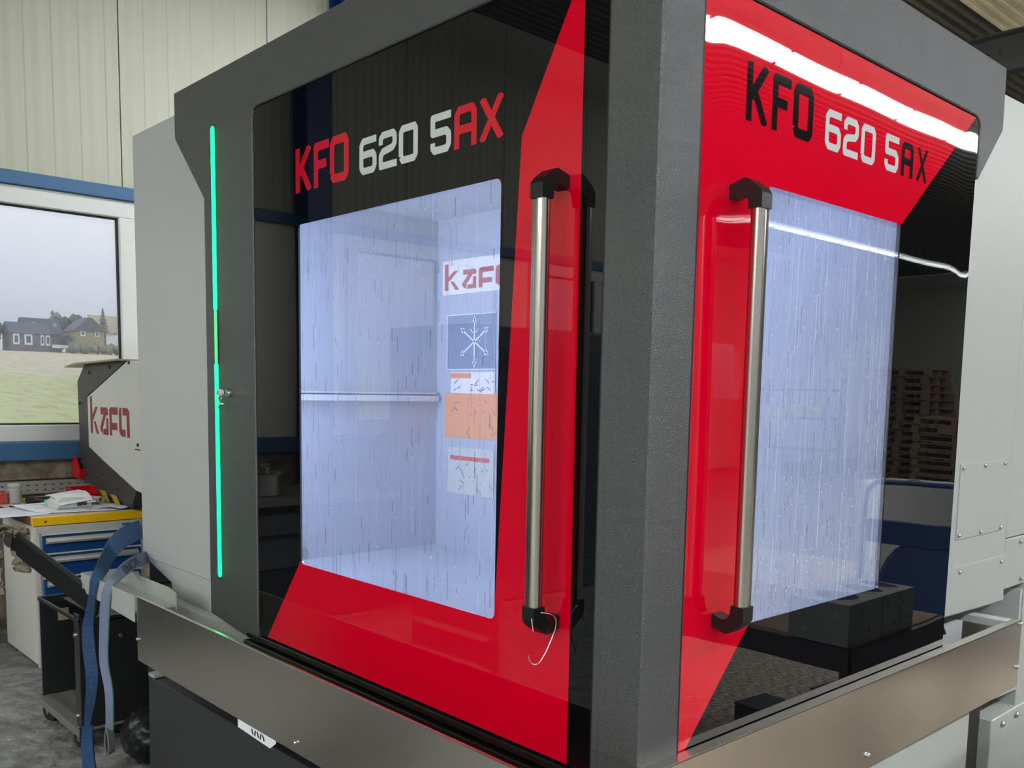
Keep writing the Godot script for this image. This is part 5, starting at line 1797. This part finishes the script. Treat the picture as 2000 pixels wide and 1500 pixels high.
# ---------------------------------------------------------------- small loose things
func build_small():
	# S-hook on the left handle
	var pts := smooth([Vector3(-0.236, 1.112, 0.075), Vector3(-0.243, 1.138, 0.073), Vector3(-0.24, 1.1475, 0.060), Vector3(-0.232, 1.1475, 0.042), Vector3(-0.226, 1.137, 0.022), Vector3(-0.226, 1.115, 0.018), Vector3(-0.230, 1.08, 0.03), Vector3(-0.234, 1.052, 0.045), Vector3(-0.24, 1.037, 0.055), Vector3(-0.248, 1.036, 0.064), Vector3(-0.252, 1.046, 0.07), Vector3(-0.253, 1.056, 0.072)])
	var b := MB.new()
	b.tube(pts, 0.0017, 8)
	tag(obj("wire_hook", b, M.chrome), "thin steel S-hook hanging on the lower foot of the left door's handle", "hook")
	# key in the lock
	var k := thing("key", "small silver keys hanging in the lock on the charcoal frame beside the green light", "key")
	b = MB.new()
	b.box(Vector3(-1.797, 1.597, 0.020), Vector3(0.004, 0.008, 0.016), 0.001)
	b.lathe([[0.0, 0.003], [0.012, 0.003], [0.013, 0.0], [0.012, -0.003], [0.0, -0.003]], Vector3(-1.797, 1.597, 0.036), Vector3(1, 0.2, 0.3).normalized(), 14)
	obj("bow", b, M.chrome, k)
	b = MB.new()
	var ring := []
	for i in 16:
		var a := TAU * i / 16
		ring.append(Vector3(-1.800 + 0.012 * cos(a) * 0.5, 1.582 + 0.014 * sin(a), 0.036 + 0.008 * cos(a)))
	b.tube(ring, 0.0016, 6, true)
	obj("key_ring", b, M.chrome, k)
	b = MB.new()
	b.bar(Vector3(-1.806, 1.572, 0.034), Vector3(-1.850, 1.585, 0.018), 0.008, 0.002)
	b.bar(Vector3(-1.80, 1.566, 0.036), Vector3(-1.838, 1.553, 0.02), 0.008, 0.002)
	b.bar(Vector3(-1.79, 1.560, 0.034), Vector3(-1.835, 1.546, 0.026), 0.010, 0.003)
	obj("spare_key", b, M.chrome, k)
	# black hose coil and clutter under the tray
	b = MB.new()
	var hp := []
	for i in 13:
		var a := deg_to_rad(110 + 140.0 * i / 12)
		hp.append(Vector3(-2.47 + cos(a) * 0.12, 0.47 + sin(a) * 0.12, -0.05 + 0.02 * i / 12.0))
	hp.append(Vector3(-2.36, 0.335, 0.0))
	hp.append(Vector3(-2.2, 0.32, -0.02))
	b.tube(smooth(hp, 2), 0.035, 12)
	tag(obj("suction_hose", b, mat(srgb(40, 42, 40), 0.5)), "thick dark hose bent below the left end of the steel tray", "hose")
	var ft := thing("levelling_foot", "low dark machine foot under the tray beside the cart", "foot", Vector3(-2.45, 0, -0.12))
	b = MB.new()
	b.box(Vector3(0, 0.13, -0.05), Vector3(0.28, 0.05, 0.22), 0.004)
	obj("plate", b, mat(srgb(52, 50, 46), 0.7), ft)
	b = MB.new()
	b.lathe([[0.05, 0.0], [0.05, 0.02], [0.02, 0.03], [0.02, 0.11]], Vector3(0, 0, 0), Vector3.UP, 14)
	obj("screw_foot", b, M.steel, ft)
	# black plastic sack lying at the plinth
	b = MB.new()
	blob(b, Vector3(0, 0.12, 0), Vector3(0.13, 0.12, 0.11), 71, 0.07, 24)
	var sack := obj("plastic_sack", b, mat(srgb(26, 26, 28), 0.35))
	sack.position = Vector3(-2.74, 0.0, -0.06)
	tag(sack, "crumpled black plastic sack on the floor against the dark plinth", "sack")
	b = MB.new()
	b.bar(Vector3(-2.40, 0.347, 0.205), Vector3(-2.472, 0.335, 0.205), 0.012, 0.008, 0.002)
	tag(obj("red_clip", b, M.red_plastic), "small red clip behind the pale strap's eye", "clip")
	# loose swarf on the floor
	b = MB.new()
	var rng := RandomNumberGenerator.new()
	rng.seed = 77
	for i in 70:
		var c := Vector3(-2.56 + rng.randfn(0, 0.09), 0.003, 0.17 + rng.randfn(0, 0.05))
		b.box(c, Vector3(rng.randf_range(0.004, 0.013), 0.002, rng.randf_range(0.002, 0.007)), 0.0, Basis.from_euler(Vector3(rng.randf_range(-0.6, 0.6), rng.randf() * TAU, rng.randf_range(-0.6, 0.6))))
	for i in 26:
		var c := Vector3(rng.randf_range(-4.2, -2.8), 0.003, rng.randf_range(0.15, 0.9))
		b.box(c, Vector3(0.006, 0.002, 0.004), 0.0, Basis.from_euler(Vector3(0, rng.randf() * TAU, rng.randf_range(-0.6, 0.6))))
	tag(obj("metal_swarf", b, M.chrome), "bright metal swarf scattered on the floor near the strap ends", "swarf").set_meta("kind", "stuff")
	b = MB.new()
	b.lathe([[0.0, 0.016], [0.009, 0.014], [0.012, 0.0], [0.0, 0.0]], Vector3(-3.98, 0.0, 0.335), Vector3.UP, 6)
	b.tube([Vector3(-3.98, 0.012, 0.335), Vector3(-3.95, 0.006, 0.355)], 0.006, 8)
	tag(obj("bolt", b, M.steel), "small steel bolt lying alone on the concrete floor", "bolt")

# ---------------------------------------------------------------- things the glass mirrors
func build_reflected():
	# steel-framed table with bored blocks in front of the right door
	var t := thing("work_table", "dark steel-framed table with a wooden top, mirrored in the lower right door", "table")
	var b := MB.new()
	b.box(Vector3(1.06, 0.742, -1.985), Vector3(1.38, 0.016, 0.73), 0.003)
	obj("table_top", b, mat(srgb(150, 122, 88), 0.6), t, "worn wooden top")
	b = MB.new()
	b.box(Vector3(1.06, 0.70, -1.605), Vector3(1.42, 0.09, 0.03), 0.004)
	b.box(Vector3(1.06, 0.70, -2.365), Vector3(1.42, 0.09, 0.03), 0.004)
	b.box(Vector3(0.355, 0.70, -1.985), Vector3(0.03, 0.09, 0.79), 0.004)
	b.box(Vector3(1.765, 0.70, -1.985), Vector3(0.03, 0.09, 0.79), 0.004)
	obj("frame", b, mat(srgb(38, 38, 40), 0.5), t)
	for q in [[0.37, -1.62], [1.75, -1.62], [0.37, -2.35], [1.75, -2.35]]:
		b = MB.new()
		b.box(Vector3(q[0], 0.33, q[1]), Vector3(0.06, 0.66, 0.06), 0.004)
		obj("leg", b, mat(srgb(38, 38, 40), 0.5), t)
	var bz := [[-1.585, -1.835], [-1.840, -1.975], [-1.980, -2.09]]
	var lb := ["dark bored steel block at the table's near corner, mirrored in the right door", "dark bored steel block in the middle of the three on the table", "dark bored steel block farthest along the table"]
	for k in 3:
		var z0: float = bz[k][0]
		var z1: float = bz[k][1]
		var bl := thing("bored_block", lb[k], "block", Vector3(0.485, 0.75, (z0 + z1) / 2), 0.0, "bored blocks on the table")
		b = MB.new()
		var hole := PackedVector2Array()
		for j in 20:
			hole.append(Vector2(cos(TAU * j / 20) * 0.075, sin(TAU * j / 20) * min(0.075, (z0 - z1) * 0.36)))
		b.prism(rect(-0.115, -(z0 - z1) / 2, 0.115, (z0 - z1) / 2), Vector3(0, 0.15, 0), Vector3.RIGHT, Vector3(0, 0, -1), 0.15, [hole], 0.002)
		obj("body", b, mat(srgb(124, 126, 126), 0.4, 0.2), bl)
		for h in [[-0.07, 0.11], [0.0, 0.11], [0.05, 0.04], [-0.03, 0.06], [-0.08, 0.03]]:
			b = MB.new()
			b.lathe([[0.0055, 0.001], [0.009, 0.0015], [0.009, -0.001]], Vector3(h[0], h[1], (z0 - z1) / 2), Vector3(0, 0, 1), 10)
			obj("tapped_hole", b, M.steel, bl)
		for h in [[0.03, 0.11], [-0.03, 0.04]]:
			b = MB.new()
			b.lathe([[0.0, 0.001], [0.006, 0.001], [0.007, 0.0]], Vector3(-0.115, h[1], h[0]), Vector3(-1, 0, 0), 10)
			obj("tapped_hole", b, M.black, bl)
	# wood-block paving in front of the machine
	b = MB.new()
	var wm := mat(Color.WHITE, 0.75)
	wm.albedo_texture = noise_tex(0.03, 512, 81, 5, false, 1.0, ramp2(srgb(148, 134, 118), srgb(238, 226, 208), 0.3, 0.75))
	wm.normal_enabled = true
	wm.normal_texture = noise_tex(0.04, 512, 82, 4, true, 8.0)
	tri_map(wm, Vector3(1.2, 1.2, 3.5))
	b.box(Vector3(2.4, 0.002, -4.0), Vector3(4.2, 0.006, 6.4))
	struct("floor_1", b, wm)
	# dark crates on the paving
	for s in [[Vector3(1.19, 0.0, -2.42), "dark low crate on the paving, mirrored at the bottom of the right door"], [Vector3(1.07, 0.0, -2.9), "dark low crate under the table's shadow, mirrored at the tray edge"]]:
		var c := thing("tool_crate", s[1], "crate", s[0], 0.1, "dark crates on the paving")
		b = MB.new()
		b.box(Vector3(0, 0.07, 0), Vector3(0.19, 0.14, 0.23), 0.006)
		obj("body", b, M.black, c)
		b = MB.new()
		b.box(Vector3(0, 0.147, 0), Vector3(0.195, 0.014, 0.235), 0.005)
		obj("lid", b, M.rubber, c)
	# blue tube trolley with a round drum
	var tr := thing("tube_trolley", "dark blue tube-framed trolley behind the table, mirrored in the right door", "trolley", Vector3(1.50, 0, -4.6))
	b = MB.new()
	b.tube(smooth([Vector3(0.33, 0.3, 0), Vector3(0.33, 0.9, 0), Vector3(0.28, 1.03, 0), Vector3(0.18, 1.06, 0), Vector3(-0.5, 1.06, -0.1)], 4), 0.018, 8)
	obj("push_handle", b, M.blue_deep, tr)
	b = MB.new()
	b.box(Vector3(-0.1, 0.72, -0.05), Vector3(0.86, 0.16, 0.03), 0.005)
	obj("cross_plate", b, M.blue_deep, tr)
	b = MB.new()
	b.lathe([[0.0, 0.04], [0.30, 0.035], [0.34, 0.0], [0.34, -0.4], [0.0, -0.4]], Vector3(-0.1, 0.38, -0.05), Vector3(0, 0.15, 1).normalized(), 28)
	obj("drum", b, M.blue_deep, tr)
	b = MB.new()
	for s in [-0.3, 0.3]:
		b.box(Vector3(s, 0.15, -0.2), Vector3(0.05, 0.3, 0.5), 0.006)
	obj("base_frame", b, M.blue_deep, tr)
	# rolls of foil beside it
	for s in [[Vector3(1.05, 0.0, -5.75), 0.3, 1.0, "tall white foil roll beside the tube trolley, mirrored in the right door"], [Vector3(2.1, 0.0, -5.9), 0.34, 0.95, "wide white foil roll left of the tube trolley in the mirror"]]:
		var rl := thing("foil_roll", s[3], "roll", s[0], 0.0, "foil rolls")
		b = MB.new()
		b.lathe([[0.05, 0.0], [s[1], 0.0], [s[1], s[2]], [0.05, s[2]]], Vector3.ZERO, Vector3.UP, 28)
		obj("film", b, mat(srgb(208, 210, 208), 0.4), rl)
		b = MB.new()
		b.lathe([[0.04, -0.0], [0.05, 0.0], [0.05, s[2] + 0.02], [0.04, s[2] + 0.02], [0.04, 0.0]], Vector3.ZERO, Vector3.UP, 18)
		obj("core", b, mat(srgb(150, 120, 86), 0.8), rl)
	# pallet stacks
	var pal: Node3D = null
	var stacks := [[Vector3(7.05, 0, -16.6), 15, "%s wooden pallet from the floor in the taller mirrored stack", "pallets of the taller stack"], [Vector3(5.6, 0, -15.3), 9, "%s wooden pallet from the floor in the lower mirrored stack", "pallets of the lower stack"]]
	for s in stacks:
		for k in s[1]:
			var at: Vector3 = s[0] + Vector3(0.02 * sin(k * 2.1), 0.145 * k, 0.02 * cos(k * 1.7))
			if pal == null:
				pal = thing("pallet", s[2] % ORD[k], "pallet", at, 0.1, s[3])
				var wood := mat(srgb(146, 122, 96), 0.8)
				for i in 7:
					b = MB.new()
					b.box(Vector3(-0.54 + 0.18 * i, 0.133, 0), Vector3(0.13, 0.022, 0.8), 0.003)
					obj("top_board", b, wood, pal)
				for i in 3:
					for j in 3:
						b = MB.new()
						b.box(Vector3(-0.53 + 0.53 * i, 0.068, -0.35 + 0.35 * j), Vector3(0.14, 0.09, 0.1), 0.003)
						obj("spacer_block", b, wood, pal)
				for j in 3:
					b = MB.new()
					b.box(Vector3(0, 0.112, -0.35 + 0.35 * j), Vector3(1.2, 0.02, 0.1), 0.003)
					obj("stringer", b, wood, pal)
					b = MB.new()
					b.box(Vector3(0, 0.011, -0.35 + 0.35 * j), Vector3(1.2, 0.022, 0.1), 0.003)
					obj("bottom_board", b, wood, pal)
			else:
				var c := copy(pal, "pallet", s[2] % ORD[k], at, 0.1 + 0.03 * sin(k * 3.0))
				c.set_meta("group", s[3])
	# steel rack with yellow boxes at the far end
	var rk := thing("shelf_rack", "dark steel rack with yellow boxes beyond the pallets, mirrored in the black edge", "rack", Vector3(9.6, 0, -16.8))
	b = MB.new()
	for sx in [-0.9, 0.9]:
		for sz in [-0.3, 0.3]:
			b.box(Vector3(sx, 1.0, sz), Vector3(0.08, 2.0, 0.08))
	for y in [0.5, 1.15, 1.75]:
		b.box(Vector3(0, y, 0), Vector3(1.9, 0.05, 0.7))
	obj("frame", b, mat(srgb(60, 66, 80), 0.5), rk)
	for k in 4:
		b = MB.new()
		b.box(Vector3(9.0 + 0.4 * k, 1.30, -16.7), Vector3(0.32, 0.24, 0.4), 0.01)
		tag(obj("storage_box", b, mat(srgb(206, 180, 40), 0.5)), "%s yellow box from the left on the far mirrored rack" % ORD[k], "box", "yellow boxes on the far rack")
	# bright carton near the pallets
	b = MB.new()
	b.box(Vector3(3.9, 0.3, -9.8), Vector3(0.9, 0.6, 0.8), 0.02)
	tag(obj("large_carton", b, mat(srgb(186, 186, 178), 0.7)), "big pale carton standing before the pallets, mirrored in the black edge", "carton")
	# tall dark machine beside the windows, mirrored in the left door
	var m2 := thing("tall_cabinet", "tall dark grey machine cabinet below the windows, mirrored in the left door", "cabinet", Vector3(-4.55, 0, 4.0))
	b = MB.new()
	b.box(Vector3(0, 1.05, 0), Vector3(1.0, 2.1, 2.2), 0.02)
	obj("body", b, mat(srgb(86, 94, 110), 0.5), m2)
	b = MB.new()
	b.box(Vector3(0.51, 1.1, 0.45), Vector3(0.02, 1.7, 0.8), 0.006)
	obj("door", b, mat(srgb(70, 78, 92), 0.5), m2)
	b = MB.new()
	b.box(Vector3(0.51, 1.1, -0.45), Vector3(0.02, 1.7, 0.8), 0.006)
	obj("door", b, mat(srgb(70, 78, 92), 0.5), m2)
	# louvred radiator-like chip tray, mirrored in the red field
	var lv := thing("vent_panel", "pale louvred panel standing on the floor, mirrored in the red field of the left door", "panel", Vector3(-2.1, 0, 1.22), 0.0)
	b = MB.new()
	b.box(Vector3(0, 0.36, 0), Vector3(0.62, 0.72, 0.03), 0.004)
	obj("sheet", b, mat(srgb(120, 120, 118), 0.6), lv)
	for k in 3:
		b = MB.new()
		b.bar(Vector3(-0.25, 0.25 + 0.14 * k, -0.025), Vector3(0.25, 0.25 + 0.14 * k, -0.025), 0.05, 0.02, 0.004)
		obj("louvre", b, mat(srgb(210, 210, 206), 0.5), lv)
	# bench with chuck and vice, mirrored in the black strip of the left door
	var wb := thing("tool_bench", "grey tool bench mirrored in the black left edge of the left door", "bench", Vector3(-4.75, 0, 1.75))
	b = MB.new()
	b.box(Vector3(0, 0.86, 0), Vector3(0.8, 0.05, 1.5), 0.004)
	obj("bench_top", b, mat(srgb(128, 124, 116), 0.6), wb)
	b = MB.new()
	b.box(Vector3(-0.05, 0.42, 0), Vector3(0.66, 0.82, 1.4), 0.004)
	obj("body", b, mat(srgb(60, 62, 64), 0.5), wb)
	b = MB.new()
	b.box(Vector3(0.30, 0.70, 0), Vector3(0.02, 0.14, 1.3), 0.004)
	b.box(Vector3(0.30, 0.50, 0), Vector3(0.02, 0.20, 1.3), 0.004)
	obj("drawer", b, mat(srgb(90, 92, 94), 0.5), wb)
	var ck := thing("lathe_chuck", "round steel chuck on the tool bench, mirrored in the black edge", "chuck", Vector3(-4.65, 0.886, 1.55))
	b = MB.new()
	b.lathe([[0.0, 0.0], [0.17, 0.0], [0.175, 0.01], [0.175, 0.15], [0.165, 0.16], [0.05, 0.16], [0.05, 0.14], [0.0, 0.14]], Vector3.ZERO, Vector3.UP, 30)
	obj("body", b, M.steel, ck)
	for k in 3:
		b = MB.new()
		b.box(Vector3(0.1, 0.18, 0).rotated(Vector3.UP, TAU * k / 3), Vector3(0.1, 0.05, 0.03), 0.004, Basis(Vector3.UP, TAU * k / 3))
		obj("jaw", b, M.steel, ck)
